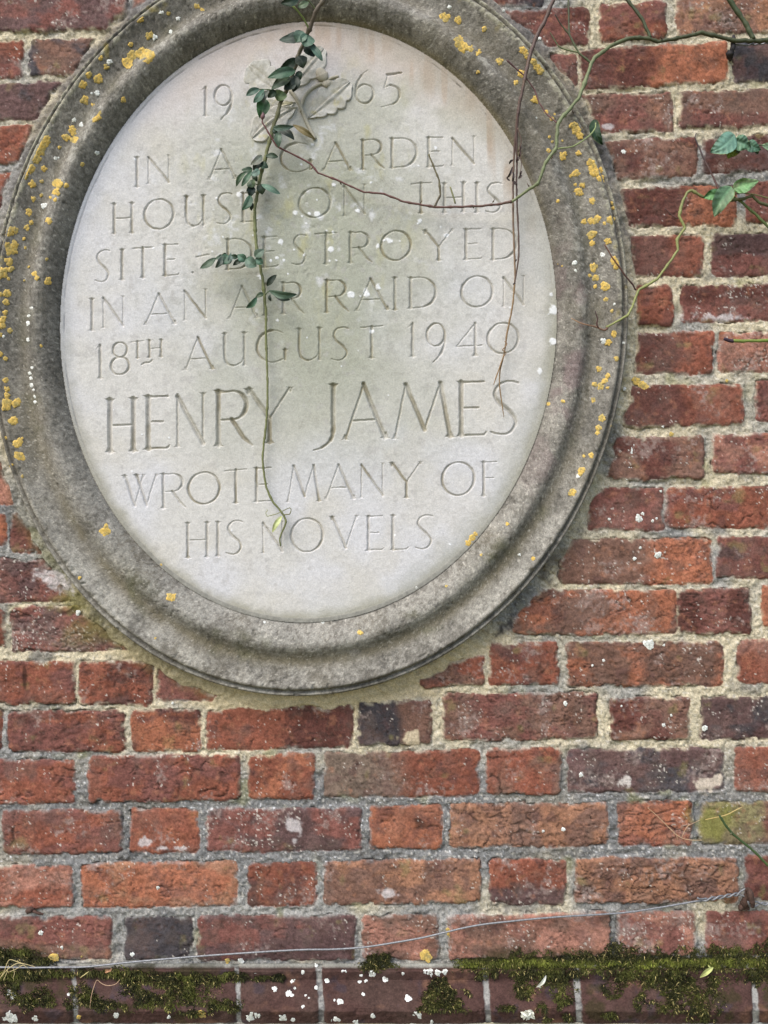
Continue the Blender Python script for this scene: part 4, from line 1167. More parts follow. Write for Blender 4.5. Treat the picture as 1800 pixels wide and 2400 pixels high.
def lichen_mesh(items, hgt, colA, colB, seed):
    Vs, Fs, Cs = [], [], []
    off = 0
    for q, (u, v, r) in enumerate(items):
        n, m_ = (7, 26) if r > 5 else (4, 14)
        a = np.linspace(0, 2 * np.pi, m_, endpoint=False)
        ph = u * 1.7 + v * .9
        R = r * (1.02 + .30 * vn(np.cos(a) * 1.5 + ph, np.sin(a) * 1.5 + ph, seed) + .28 * vn(np.cos(a) * 4.2 + ph, np.sin(a) * 4.2 + ph, seed + 1))
        s = np.linspace(0, 1, n)
        U = u + np.cos(a)[None] * s[:, None] * R[None]
        V = v + np.sin(a)[None] * s[:, None] * R[None]
        d = surf_d(U, V)
        h = hgt * min(1, r / 7) * (1 - s[:, None] ** 4) * (1 + .5 * vn(U / 2.8, V / 2.8, seed + 2)) - .5 * s[:, None] ** 4 + .6
        P = W(U, V, d + h)
        c = mix(colA * np.ones(U.shape + (1,)), colB, ss(-.3, .6, vn(U / 5, V / 5, seed + 3) + .5 * vn(ph, ph, seed + 5)))
        c = mix(c, np.array([.30, .27, .18]), ss(.1, .7, vn(U / 3.4, V / 3.4, seed + 6) - .5 * s[:, None]) * .55)
        c = c * (.92 + .24 * vn(U / 2.2, V / 2.2, seed + 4) + .16 * ss(.55, .95, s)[:, None])[..., None]
        Vs.append(P.reshape(-1, 3))
        Fs.append(grid_faces(n, m_, True) + off)
        Cs.append(c.reshape(-1, 3))
        off += n * m_
    return np.concatenate(Vs), np.concatenate(Fs), np.concatenate(Cs) * KA


def lichens(items, parent, name, limit, hgt, a, b, seed, plural):
    items = sorted(items, key=lambda q: -q[2])
    for it in items[:limit]:
        V, F, C = lichen_mesh([it], hgt, a, b, seed)
        mesh_obj(name, V, F, M_LICHEN, C, parent)
    if len(items) > limit:
        V, F, C = lichen_mesh(items[limit:], hgt, a, b, seed)
        o = mesh_obj(plural, V, F, M_LICHEN, C, parent)
        o['kind'] = 'stuff'


OA, OB = lin((226, 190, 104)), lin((190, 168, 104))
lichens(ORANGE, frame, 'orange_lichen', 95, 1.1, OA, OB, 200, 'lichen_specks')
WA, WB = lin((242, 243, 236)), lin((222, 225, 216))
lichens(WHITE_FRAME, frame, 'white_lichen', 0, 1.0, WA, WB, 210, 'white_lichen_specks')
lichens(ORANGE_WALL, wall, 'orange_lichen', 100, .8, OA, OB, 220, 'lichen_specks')
lichens(WHITE_WALL + WHITE_COURSE, wall, 'white_lichen', 60, .7, WA, WB, 230, 'white_lichen_specks')


# ------------------------------------------------------------------ plants
def stem(name, pts, c0, c1, parent, seed=0, step=4, n=8, knob=.16, bend=None, mat=None, nodes=0, ang=.15):
    """pts rows: u, v, depth, radius; colour runs from c0 to c1"""
    if 'cane' in name or name == 'twig':
        ang = .8
    q = resample(pts, step, ang)
    if len(q) < 3:
        q = resample(pts, step / 3, ang)
    s = np.linspace(0, 1, len(q))
    L = np.concatenate([[0], np.cumsum(np.hypot(*(q[1:, :2] - q[:-1, :2]).T))])
    r = q[:, 3] * (1 + knob * vn(L / 9, L * 0, seed + 300))
    if nodes:
        r = r * (1 + .38 * np.exp(-(((L / nodes + .5) % 1 - .5) * nodes / 3.2) ** 2))
    wob = np.minimum(1.1, .22 * q[:, 3])
    q[1:-1, 0] += (wob * (vn(L / 13, L * 0 + 3, seed + 302) + .6 * vn(L / 5, L * 0 + 5, seed + 303)))[1:-1]
    q[1:-1, 1] += (wob * (vn(L / 13, L * 0 + 8, seed + 304) + .6 * vn(L / 5, L * 0 + 9, seed + 305)))[1:-1]
    P = W(q[:, 0], q[:, 1], q[:, 2])
    cc = s if bend is None else ss(bend[0], bend[1], s)
    C = mix(lin(c0) * np.ones((len(q), 1)), lin(c1), np.clip(cc + .25 * vn(L / 16, L * 0, seed + 301), 0, 1))
    V, F, CC = tube(P, np.maximum(r * (.84 if 'cane' in name else .94), .45) * S, n, C * KA)
    return mesh_obj(name, V, F, mat or M_STEM, CC, parent)


def leaf(name, parent, b, t, width, d, col, seed, shape='ovate', arch=.16, fold=.28, roll=0., drop=0., mat=None, col2=None):
    """leaf blade from b (u, v) to t, full width; d = depth at its base; drop = how far the tip comes forward"""
    n, m_ = (33, 19) if shape == 'rose' else (19, 11)
    r = random.Random(seed)
    s = np.linspace(0, 1, n)[:, None]
    w = np.linspace(-1, 1, m_)[None, :]
    ax, ay = t[0] - b[0], t[1] - b[1]
    L = math.hypot(ax, ay)
    ax, ay = ax / L, ay / L
    if shape == 'ovate':
        env = np.sin(np.pi * np.clip(s, 0, 1) ** .72) ** .8
    elif shape == 'lance':
        env = np.sin(np.pi * s ** .95) ** .75
    else:
        env = np.sin(np.pi * s ** .66) ** (.78 if shape == 'rose' else .62)
    env = env * (1 - .0 * s) + .035
    ser = 1 + (.06 * (((s * 10) % 1) - .5) + .08 * vn(s * 4 + seed, w * 0 + seed, 310) if shape == 'rose' else .06 * vn(s * 5 + seed, w * 0 + seed, 310))
    hw = width / 2 * env * ser
    side = r.uniform(-.12, .12) * L * np.sin(np.pi * s)
    cr, sr = math.cos(roll), math.sin(roll)
    lx = side + w * hw * cr
    nz_ = arch * L * np.sin(np.pi * s) + np.abs(w) * hw * fold + w * hw * sr + drop * s + width * .07 * vn(s * 4 + seed, w * 2 + seed, 311) * np.abs(w)
    if shape == 'rose':
        nz_ = nz_ + width * (.08 * vn(s * 2.6 + seed, w * 1.3 + seed, 320) + .035 * np.abs(w) * np.cos(2 * np.pi * (s * 5 - np.abs(w) * .8)))
    U = b[0] + ax * L * s - ay * lx
    V = b[1] + ay * L * s + ax * lx
    P = W(U, V, d + nz_).reshape(-1, 3)
    hv = np.array([r.uniform(.8, 1.25) * r.uniform(.92, 1.1), r.uniform(.85, 1.2), r.uniform(.8, 1.15)])
    if mat is not None:
        hv = hv * 0 + r.uniform(.92, 1.08)
    base = lin(col) * hv * np.ones((n, m_, 1))
    base = mix(base, lin(col2 or tuple(int(q * .72) for q in col)), ss(-.2, .6, vn(s * 3 + seed, w * 1.5 + seed * 2, 312)) * .6)
    vein = ss(.16, .02, np.abs(w) * np.ones_like(s)) + .5 * ss(.82, .98, np.cos(2 * np.pi * (s * 5 - np.abs(w) * .8)))
    base = mix(base, lin(tuple(min(255, int(q * 1.25 + 12)) for q in col)), np.clip(vein, 0, 1) * .35)
    if shape == 'rose':
        base = mix(base, lin((150, 150, 60)), ss(.86, 1.0, np.abs(w) * np.ones_like(s)) * ss(0, .5, vn(s * 4, w * 3 + seed, 313)) * .7)
    return mesh_obj(name, P, grid_faces(n, m_), mat or M_LEAF, base.reshape(-1, 3) * KA, parent)


# -- the leafy climber hanging down the face
vine = empty('climbing_vine', W(741, 25, 88), 'slender leafy green climber hanging down across the carved oak leaves and lettering', 'vine')
stem('stem', [(775, -60, 96, 5.8), (758, 0, 92, 5.6), (741, 25, 88, 5.4), (725, 69, 70, 5), (704, 120, 52, 5), (692, 154, 50, 5), (675, 203, 50, 5), (660, 237, 50, 4.8), (648, 274, 48, 4.6), (636, 316, 46, 4.6), (625, 359, 44, 4.5), (614, 400, 42, 4.4), (605, 448, 40, 4.3), (599, 480, 40, 4.2), (597, 512, 40, 4),
              (599, 548, 40, 3.8), (602, 582, 40, 3.8), (610, 622, 38, 3.7), (617, 665, 38, 3.6), (621, 702, 38, 3.4), (624, 740, 36, 3), (623, 781, 36, 2.8), (627, 889, 36, 2.7), (625, 980, 36, 2.6), (616, 1067, 35, 2.6), (620, 1117, 34, 2.5), (625, 1143, 34, 2.4), (638, 1174, 34, 2.5), (659, 1199, 36, 2.5), (667, 1214, 37, 2.4), (670, 1222, 37, 2.3),
              (667, 1234, 37, 2.2), (660, 1250, 36, 2), (656, 1263, 35, 1.9), (658, 1280, 34, 1.6)], (100, 88, 74), (116, 120, 76), vine, 1, bend=(.08, .38), nodes=70)
stem('petiole', [(683, 12, 100, 2.6), (696, 24, 97, 2.4), (712, 44, 86, 2.1), (721, 62, 76, 2), (726, 74, 70, 1.9)], (150, 166, 96), (118, 136, 72), vine, 2)
stem('side_shoot', [(718, -12, 98, 2.6), (724, 2, 96, 2.4), (732, 12, 92, 2.4), (740, 23, 88, 2.6)], (84, 92, 62), (100, 104, 70), vine, 3)
stem('petiole', [(602, 612, 40, 1.8), (570, 606, 44, 1.6), (535, 602, 46, 1.3), (505, 606, 48, 1)], (110, 126, 80), (120, 140, 96), vine, 4)
stem('petiole', [(608, 434, 42, 1.5), (596, 430, 46, 1.3), (585, 424, 48, 1)], (90, 102, 66), (100, 120, 80), vine, 5)
stem('petiole', [(621, 692, 38, 1.6), (628, 684, 42, 1.3), (634, 682, 44, 1)], (90, 102, 66), (100, 120, 80), vine, 6)
stem('petiole', [(648, 214, 52, 1.7), (628, 210, 58, 1.5), (606, 208, 62, 1)], (90, 102, 66), (100, 120, 80), vine, 7)
stem('petiole', [(636, 310, 46, 1.6), (646, 302, 52, 1.4), (654, 303, 54, 1)], (90, 102, 66), (100, 120, 80), vine, 8)
stem('tendril', [(665, 1207, 37, 1.3), (672, 1206, 41, 1.2), (679, 1205, 42, 1.2), (682, 1195, 42, 1.1), (679, 1190, 42, 1), (660, 1199, 44, 1), (647, 1205, 42, 1), (634, 1208, 40, 1), (627, 1210, 38, .9), (623, 1202, 36, .9), (627, 1197, 36, .8), (625, 1193, 36, .7)], (112, 112, 70), (150, 154, 110), vine, 9, step=2)
DG, MG, GG, BG = (44, 58, 44), (62, 82, 58), (98, 116, 100), (76, 98, 80)
VL = [((708, 81), (654, 94), 25, DG, 'ovate', 2), ((710, 73), (694, 100), 26, GG, 'ovate', 10), ((728, 84), (712, 108), 33, BG, 'round', 12), ((724, 103), (756, 143), 13, GG, 'lance', 8), ((716, 106), (737, 133), 26, DG, 'ovate', 4), ((698, 131), (711, 160), 22, DG, 'ovate', 8),
      ((695, 137), (652, 170), 22, DG, 'ovate', 4), ((692, 165), (627, 182), 19, BG, 'ovate', 12), ((680, 181), (636, 210), 21, MG, 'ovate', 14), ((700, 166), (704, 188), 13, DG, 'ovate', 2), ((692, 176), (687, 216), 20, DG, 'ovate', 4), ((690, 184), (666, 210), 20, DG, 'ovate', 2), ((676, 190), (684, 209), 14, MG, 'ovate', 2),
      ((664, 214), (650, 236), 22, (88, 116, 70), 'round', 4), ((646, 212), (627, 229), 15, DG, 'ovate', 6), ((608, 208), (577, 224), 12, BG, 'lance', 6), ((618, 209), (594, 241), 14, BG, 'lance', 8), ((630, 211), (616, 241), 13, GG, 'lance', 8), ((619, 230), (609, 277), 24, (72, 98, 66), 'ovate', 4), ((640, 300), (689, 296), 16, BG, 'ovate', 8),
      ((655, 303), (690, 328), 15, DG, 'ovate', 8), ((653, 308), (653, 346), 18, BG, 'ovate', 8), ((640, 303), (650, 316), 10, DG, 'ovate', 2), ((700, -4), (658, 8), 22, DG, 'ovate', 10), ((724, 5), (697, 17), 13, (80, 108, 74), 'lance', 6), ((690, 0), (676, 12), 14, MG, 'ovate', 6)]
VL += [((622, 366), (652, 368), 11, MG, 'lance', 4), ((614, 364), (587, 386), 17, GG, 'ovate', 6), ((608, 384), (629, 393), 14, DG, 'ovate', 6), ((606, 382), (594, 400), 15, DG, 'ovate', 2), ((592, 397), (566, 398), 13, MG, 'ovate', 4), ((577, 402), (554, 437), 11, BG, 'lance', 8), ((590, 402), (566, 437), 10, BG, 'lance', 8), ((608, 398), (587, 411), 15, GG, 'ovate', 10),
       ((593, 410), (603, 426), 13, DG, 'ovate', 2), ((586, 423), (596, 438), 19, GG, 'round', 8), ((595, 430), (577, 449), 13, MG, 'ovate', 4), ((592, 436), (585, 462), 16, DG, 'ovate', 2), ((608, 432), (615, 456), 21, DG, 'ovate', 3), ((612, 432), (657, 455), 12, GG, 'lance', 6), ((588, 458), (567, 493), 18, BG, 'ovate', 8), ((586, 470), (589, 494), 9, DG, 'lance', 2),
       ((597, 602), (619, 585), 20, GG, 'ovate', 8), ((577, 605), (601, 625), 22, GG, 'ovate', 9), ((598, 607), (616, 618), 19, GG, 'round', 8), ((576, 611), (556, 597), 16, GG, 'ovate', 7), ((565, 610), (546, 622), 11, DG, 'ovate', 3), ((557, 603), (540, 599), 10, BG, 'ovate', 5), ((541, 593), (536, 620), 10, GG, 'lance', 7), ((534, 597), (519, 620), 19, BG, 'ovate', 9),
       ((520, 601), (505, 628), 12, BG, 'lance', 6), ((520, 597), (503, 607), 10, GG, 'ovate', 6), ((506, 604), (469, 629), 14, BG, 'lance', 7), ((530, 594), (519, 599), 8, MG, 'ovate', 4),
       ((625, 671), (648, 644), 12, DG, 'lance', 4), ((630, 681), (696, 690), 18, BG, 'lance', 7), ((640, 687), (680, 703), 12, DG, 'lance', 3), ((618, 688), (599, 697), 11, MG, 'ovate', 4), ((602, 696), (577, 722), 12, BG, 'lance', 5), ((633, 690), (635, 706), 7, DG, 'lance', 2)]
for q, (b, t, wd, col, shp, dr) in enumerate(VL):
    dd = 54 if b[1] > 110 else 80
    if b[1] < 20:
        dd = 102
    if b[1] > 340:
        dd = 46
    leaf('leaf', vine, b, t, wd * (1.25 if b[1] < 240 else 1.15) * (.85 + .3 * ((q * 43) % 17) / 17), dd + (q * 7) % 9 + (8 if col in (GG, BG) else 0), col, 400 + q, shp, roll=((q * 29) % 11 - 5) * .07, drop=dr - 4)
leaf('dry_leaf', vine, (686, 292), (738, 326), 14, 30, (116, 106, 74), 480, 'lance', col2=(104, 94, 64), drop=-4)['label'] = 'withered olive-brown leaf'
leaf('young_leaf', vine, (661, 1209), (638, 1248), 12, 37, (190, 204, 136), 481, 'lance', col2=(206, 216, 150), drop=0)['label'] = 'pale lime-green new leaf'
leaf('young_leaf', vine, (655, 1216), (649, 1236), 5, 40, (176, 200, 100), 482, 'lance', drop=0)

# -- rose stem arching over the frame and lying across the lettering
rose = empty('climbing_rose', W(1386, 146, 60), 'long thorny rose, green over the frame and maroon across the lettering', 'rose')
stem('green_cane', [(1850, 90, 45, 6.5), (1800, 93, 45, 6.5), (1775, 95, 45, 6.2), (1724, 96, 42, 5.6), (1681, 85, 42, 5.2), (1645, 77, 42, 5.2), (1598, 87, 42, 5), (1542, 99, 44, 5), (1522, 90, 46, 5), (1475, 90, 50, 5), (1431, 108, 55, 5), (1395, 134, 60, 5.2), (1386, 148, 62, 5), (1377, 177, 66, 4.9), (1355, 231, 72, 4.8), (1308, 289, 84, 4.8),
                    (1303, 347, 84, 4.6), (1278, 383, 82, 4.4), (1261, 430, 76, 4.2), (1240, 443, 70, 3.8), (1207, 467, 60, 3.6), (1198, 473, 58, 3.6)], (70, 74, 50), (122, 130, 92), rose, 11, bend=(.34, .60), nodes=90)
stem('maroon_cane', [(1199, 473, 58, 3.8), (1164, 479, 54, 3.4), (1124, 483, 52, 3.3), (1045, 486, 48, 3.1), (1016, 485, 46, 3.1), (944, 472, 44, 2.9), (900, 454, 43, 2.7), (853, 450, 43, 2.7), (788, 421, 44, 2.6), (745, 405, 46, 2.5), (727, 383, 48, 2.4), (687, 362, 52, 2.3), (647, 342, 56, 2.3), (636, 322, 60, 2.2), (622, 298, 64, 2), (614, 286, 66, 2), (616, 278, 66, 2)],
     (104, 80, 70), (112, 70, 68), rose, 12, nodes=48)
stem('bud', [(613, 280, 66, 1.5), (615, 276, 67, 5), (616, 272, 68, 6), (616, 267, 68, 3.6), (615, 263, 68, 1)], (150, 110, 112), (96, 72, 74), rose, 13, step=1.5, n=12)
stem('twig', [(1386, 147, 62, 2.8), (1357, 125, 60, 2.6), (1334, 81, 56, 2.6), (1333, 40, 50, 2.4), (1332, 0, 48, 2.4), (1330, -40, 46, 2.4)], (84, 92, 60), (78, 78, 58), rose, 14)
stem('twig', [(1334, 81, 56, 1.9), (1312, 54, 58, 1.7), (1301, 34, 60, 1.4)], (92, 96, 66), (70, 50, 48), rose, 15)
stem('twig', [(1355, 123, 60, 1.9), (1319, 114, 62, 1.7), (1308, 107, 64, 1.4), (1289, 76, 66, 1)], (118, 128, 84), (96, 104, 74), rose, 16)
stem('twig', [(1525, 89, 46, 4.2), (1504, 43, 44, 4), (1471, 0, 40, 4), (1450, -30, 40, 4)], (70, 78, 50), (74, 78, 54), rose, 17)
stem('twig', [(1766, 92, 46, 6.2), (1742, 47, 46, 5.8), (1710, 0, 46, 5.6), (1690, -30, 46, 5.6)], (74, 82, 54), (62, 74, 46), rose, 18)
stem('leaf_stalk', [(1305, 349, 84, 1.9), (1345, 342, 78, 1.8), (1381, 318, 66, 1.7), (1395, 300, 58, 1.5), (1396, 288, 54, 1.2)], (140, 150, 100), (150, 164, 110), rose, 19)
leaf('leaf', rose, (1392, 280), (1412, 340), 27, 22, (44, 66, 40), 490, 'rose', drop=10)
stem('twig', [(1018, 485, 46, 2.6), (1032, 456, 46, 2.5), (1029, 423, 45, 2.2), (1005, 362, 42, 1.9)], (88, 78, 58), (106, 100, 70), rose, 20, nodes=26)
stem('twig', [(1067, 477, 48, 2.2), (1062, 458, 46, 2.1), (1055, 438, 44, 1.6)], (110, 112, 74), (126, 124, 80), rose, 21)
stem('twig', [(1305, 288, 84, 1.7), (1279, 265, 78, 1.6), (1263, 239, 76, 1.6), (1253, 211, 76, 1.6), (1231, 179, 78, 1.7), (1205, 157, 80, 1.9), (1188, 141, 82, 2.6)], (120, 84, 80), (82, 54, 54), rose, 22)
for q, (u, v) in enumerate([(1630, 74), (1345, 265), (1292, 372), (1240, 437), (1155, 474), (1110, 487), (985, 476), (800, 432), (730, 396), (1370, 206), (1440, 98), (1552, 92)]):
    stem('thorn', [(u, v, 60 if u < 1450 else 48, 1.9), (u + (-3 if q % 2 else 3), v - 4, 64 if u < 1450 else 52, 1.2), (u + (-4 if q % 2 else 4), v - 8, 66 if u < 1450 else 54, .4)], (92, 84, 64), (104, 72, 62), rose, 30 + q, step=1.5, n=6)

# -- second rose shoot, right of the frame
shoot = empty('rose_shoot', W(1621, 447, 50), 'crooked yellow-green rose shoot with glossy leaves beside the right edge of the frame', 'rose shoot')
stem('brown_cane', [(1860, 484, 50, 4.6), (1800, 481, 50, 4.4), (1779, 474, 50, 4.2), (1764, 459, 50, 4)], (62, 54, 42), (88, 92, 56), shoot, 51)
stem('green_cane', [(1764, 459, 50, 4), (1732, 468, 50, 4.2), (1703, 470, 50, 4.2), (1670, 467, 50, 4), (1648, 461, 50, 4), (1621, 447, 50, 4), (1611, 452, 50, 3.9), (1601, 470, 50, 3.9), (1592, 506, 50, 3.8), (1605, 535, 50, 3.8), (1587, 561, 50, 3.8), (1589, 586, 50, 3.7), (1576, 605, 50, 3.6), (1540, 654, 50, 3.5), (1497, 680, 52, 3.5), (1482, 719, 54, 3.4), (1471, 739, 58, 3.2),
                    (1450, 751, 62, 3), (1421, 767, 66, 2.8)], (92, 92, 58), (146, 150, 92), shoot, 52, bend=(.12, .4), nodes=70)
stem('dead_tip', [(1424, 768, 66, 3), (1418, 774, 66, 2.5), (1403, 769, 66, 2.2), (1390, 764, 66, 2), (1374, 761, 66, 1.8), (1356, 755, 66, 1.4), (1339, 746, 66, .8)], (96, 68, 60), (176, 140, 106), shoot, 53)
stem('dead_tip', [(1402, 769, 66, 2.3), (1399, 758, 67, 2), (1401, 748, 68, 1.8), (1398, 738, 69, 1.5), (1395, 728, 70, 1)], (84, 56, 50), (70, 50, 48), shoot, 54)
stem('twig', [(1490, 680, 52, 2.4), (1484, 668, 56, 2.2), (1469, 651, 60, 2), (1448, 622, 66, 2), (1435, 604, 68, 1.8), (1417, 573, 70, 1.5)], (78, 54, 50), (112, 76, 62), shoot, 55)
stem('twig', [(1589, 513, 50, 1.8), (1575, 505, 52, 1.5), (1558, 488, 54, .9)], (100, 74, 66), (86, 60, 56), shoot, 56)
stem('twig', [(1712, 457, 48, 3), (1742, 477, 44, 3.2), (1770, 502, 42, 3.3), (1800, 531, 42, 3.4), (1850, 580, 42, 3.4)], (96, 112, 62), (88, 102, 58), shoot, 57)
stem('twig', [(1712, 457, 52, 1.8), (1740, 452, 54, 1.7), (1770, 456, 54, 1.6), (1800, 464, 52, 1.6), (1850, 470, 52, 1.6)], (122, 126, 80), (126, 120, 74), shoot, 58)
stem('twig', [(1686, 446, 48, 2.4), (1670, 412, 38, 2.1), (1648, 369, 26, 1.9), (1636, 340, 16, 1.8), (1629, 322, 12, 1.4), (1632, 312, 10, 1)], (92, 66, 60), (52, 42, 44), shoot, 59)
stem('leaf_stalk', [(1860, 346, 56, 1.8), (1800, 341, 56, 1.6), (1780, 340, 56, 1.6), (1745, 334, 56, 1.5), (1722, 322, 56, 1.3)], (80, 84, 56), (84, 104, 74), shoot, 60)
LGc, LGd = (118, 154, 126), (88, 128, 94)
leaf('leaf', shoot, (1715, 437), (1674, 508), 42, 58, (112, 150, 108), 500, 'rose', roll=.25, drop=10, col2=LGd)
leaf('leaf', shoot, (1692, 452), (1649, 464), 26, 56, (104, 142, 98), 501, 'rose', drop=2)
leaf('leaf', shoot, (1718, 442), (1778, 424), 33, 56, (122, 150, 100), 502, 'rose', drop=6, col2=(126, 120, 98))
leaf('leaf', shoot, (1722, 316), (1665, 357), 46, 64, LGc, 503, 'rose', drop=8)
leaf('leaf', shoot, (1722, 328), (1760, 346), 38, 58, (92, 126, 108), 504, 'rose', drop=4)
leaf('leaf', shoot, (1714, 338), (1706, 372), 24, 54, (118, 136, 60), 505, 'rose', drop=0)
leaf('leaf', shoot, (1730, 346), (1716, 368), 20, 54, (126, 146, 60), 509, 'rose', drop=0)
leaf('leaf', shoot, (1752, 334), (1783, 352), 27, 58, (84, 118, 98), 506, 'rose', drop=2)
leaf('leaf', shoot, (1822, 346), (1785, 340), 20, 58, (112, 142, 118), 507, 'rose', drop=6)
leaf('leaf', shoot, (1770, 340), (1776, 362), 16, 54, (58, 84, 58), 508, 'rose', drop=0)

# -- cut stub, bottom stalk
stub = empty('cut_stub', W(1717, 799, 40), 'short straight green cane with a dark cut tip, right of the plaque', 'cane')
stem('cane', [(1870, 796, 40, 4.2), (1800, 798, 40, 4.2), (1760, 799, 42, 4.2), (1717, 799, 46, 4.3)], (122, 142, 62), (124, 138, 66), stub, 71, nodes=0)
stem('cut_tip', [(1718, 799, 46, 4.6), (1712, 798, 46, 4.3), (1704, 796, 46, 4.2), (1697, 794, 46, 3.8)], (60, 40, 52), (56, 40, 56), stub, 72, step=2)
bst = empty('bare_stalk', W(1741, 1974, 40), 'thin dark green bare stalk slanting over the mossy-coloured brick near the hook', 'stalk')
stem('stalk', [(1686, 1911, 44, 2.5), (1700, 1933, 44, 2.8), (1716, 1953, 42, 3), (1741, 1974, 40, 3), (1767, 1995, 40, 3), (1800, 2029, 40, 3.2), (1860, 2090, 40, 3.4)], (62, 82, 48), (84, 104, 56), bst, 73)
stem('leaf_scar', [(1716, 1951, 43, 2.6), (1713, 1955, 45, 2.8), (1711, 1957, 46, 1.4)], (70, 84, 52), (84, 80, 56), bst, 74, step=1.5)

# -- withered stems
dry = empty('withered_vine', W(1257, 86, 80), 'pair of thin brown withered stems hanging down the right side of the plaque', 'dead stem')
stem('stem', [(1310, -40, 84, 5), (1297, 0, 82, 5), (1277, 48, 80, 4.8), (1257, 86, 78, 4.6), (1239, 139, 80, 4.4), (1227, 199, 80, 4), (1215, 259, 72, 3.8), (1209, 318, 60, 3.2), (1205, 360, 50, 2.6), (1203, 421, 46, 2.4), (1203, 518, 44, 2.2), (1207, 633, 42, 2.2), (1206, 663, 42, 2.3), (1201, 718, 40, 2.2), (1188, 784, 38, 2.1), (1182, 827, 36, 2),
              (1172, 869, 36, 1.7), (1171, 905, 36, 1.5), (1178, 957, 35, 1.3), (1181, 978, 34, .8)], (98, 78, 70), (142, 116, 82), dry, 81, bend=(.35, .85))
stem('stem', [(1215, 262, 76, 2.6), (1211, 320, 62, 2.6), (1211, 400, 52, 2.4), (1211, 451, 50, 2.2), (1216, 572, 46, 2.1), (1215, 609, 45, 2), (1209, 648, 44, 1.8), (1206, 665, 44, 1.6)], (86, 66, 62), (92, 72, 62), dry, 82)
stem('side_shoot', [(1181, 832, 38, 1.7), (1173, 856, 39, 1.6), (1166, 875, 40, 1.5), (1162, 886, 40, 1.4), (1157, 902, 40, .8)], (142, 112, 78), (150, 120, 82), dry, 83)
stem('curl', [(1183, 800, 38, 1.4), (1188, 806, 40, 1.3), (1183, 814, 42, 1.3), (1178, 820, 42, 1.3), (1186, 828, 42, 1.2), (1180, 836, 40, 1)], (132, 104, 76), (140, 112, 80), dry, 84, step=1.5)
stem('thread', [(1213, 300, 74, 1), (1222, 330, 70, .9), (1218, 350, 66, .9), (1222, 385, 62, .8), (1216, 420, 60, .7)], (110, 84, 72), (96, 74, 66), dry, 85)
for q, (b, t, wd) in enumerate([((1204, 374), (1193, 385), 6), ((1201, 390), (1187, 419), 7), ((1203, 402), (1200, 426), 7), ((1187, 414), (1196, 424), 5), ((1219, 412), (1224, 400), 6), ((1214, 418), (1224, 410), 6), ((1205, 424), (1212, 434), 7), ((1214, 356), (1222, 340), 5), ((1216, 370), (1220, 352), 6), ((1210, 380), (1217, 366), 7), ((1212, 608), (1207, 614), 4), ((1206, 664), (1202, 668), 4)]):
    leaf('withered_leaf', dry, b, t, wd, 54, (74, 62, 58), 520 + q, 'lance', arch=.4, fold=.9, roll=.5, drop=6, mat=M_STEM)

# ------------------------------------------------------------------ wires, hook, eye, nail
wire = empty('steel_wire', W(1600, 2118, 16), 'thin galvanised wire along the foot of the wall, twisted round a rusty hook', 'wire')


def wire_mesh(name, pts, r, parent, mat=M_WIRE, n=8, step=4):
    q = resample([(a, b, c, r) for a, b, c in pts], step)
    V, F, C = tube(W(q[:, 0], q[:, 1], q[:, 2]), q[:, 3] * S, n)
    return mesh_obj(name, V, F, mat, None, parent)


def helix(p0, p1, d, turns, amp, ph, n=60):
    out = []
    for k in range(n + 1):
        t = k / n
        a = 2 * math.pi * turns * t + ph
        nx, ny = -(p1[1] - p0[1]), p1[0] - p0[0]
        l = math.hypot(nx, ny)
        out.append((p0[0] + (p1[0] - p0[0]) * t + nx / l * amp * math.cos(a), p0[1] + (p1[1] - p0[1]) * t + ny / l * amp * math.cos(a), d + amp * math.sin(a)))
    return out


run_pts = [(-120, 2268, 20), (0, 2267, 20), (70, 2268, 20), (145, 2267, 20), (203, 2266, 20), (289, 2257, 18), (362, 2250, 16), (470, 2241, 14), (600, 2232, 14), (708, 2226, 14), (781, 2225, 14), (853, 2220, 14), (926, 2209, 14), (998, 2196, 14), (1106, 2171, 14), (1200, 2159, 14), (1309, 2149, 14), (1453, 2140, 14), (1540, 2128, 15), (1598, 2118, 16), (1640, 2111, 17)]
wire_mesh('strand', run_pts + helix((1652, 2109), (1726, 2096), 19, 2.0, 3.0, 0)[2:] + [(1738, 2088, 22), (1750, 2083, 26), (1758, 2087, 30), (1760, 2092, 32)], 2.3, wire, step=2.5)
wire_mesh('twisted_tail', [(1634, 2104, 22), (1641, 2107, 22)] + helix((1652, 2109), (1726, 2096), 19, 2.0, 3.0, math.pi)[2:] + [(1736, 2098, 20), (1744, 2100, 22), (1752, 2108, 26)], 2.2, wire, step=2.5)
wire_mesh('strand', [(1753, 2112, 30), (1756, 2121, 30), (1763, 2125, 26), (1772, 2123, 22), (1780, 2118, 20), (1788, 2115, 20), (1800, 2117, 20), (1820, 2113, 20), (1840, 2117, 20), (1960, 2112, 20)], 2.2, wire, step=2.5)
wire_mesh('strand', [(1758, 2108, 32), (1765, 2112, 26), (1775, 2114, 22), (1784, 2118, 22), (1795, 2121, 22), (1806, 2113, 20), (1826, 2118, 20), (1846, 2112, 20), (1960, 2114, 20)], 2.2, wire, step=2.5)

hook = empty('rusty_hook', W(1752, 2108, 10), 'rusty iron hook driven into the mortar, holding the twisted wire', 'hook')


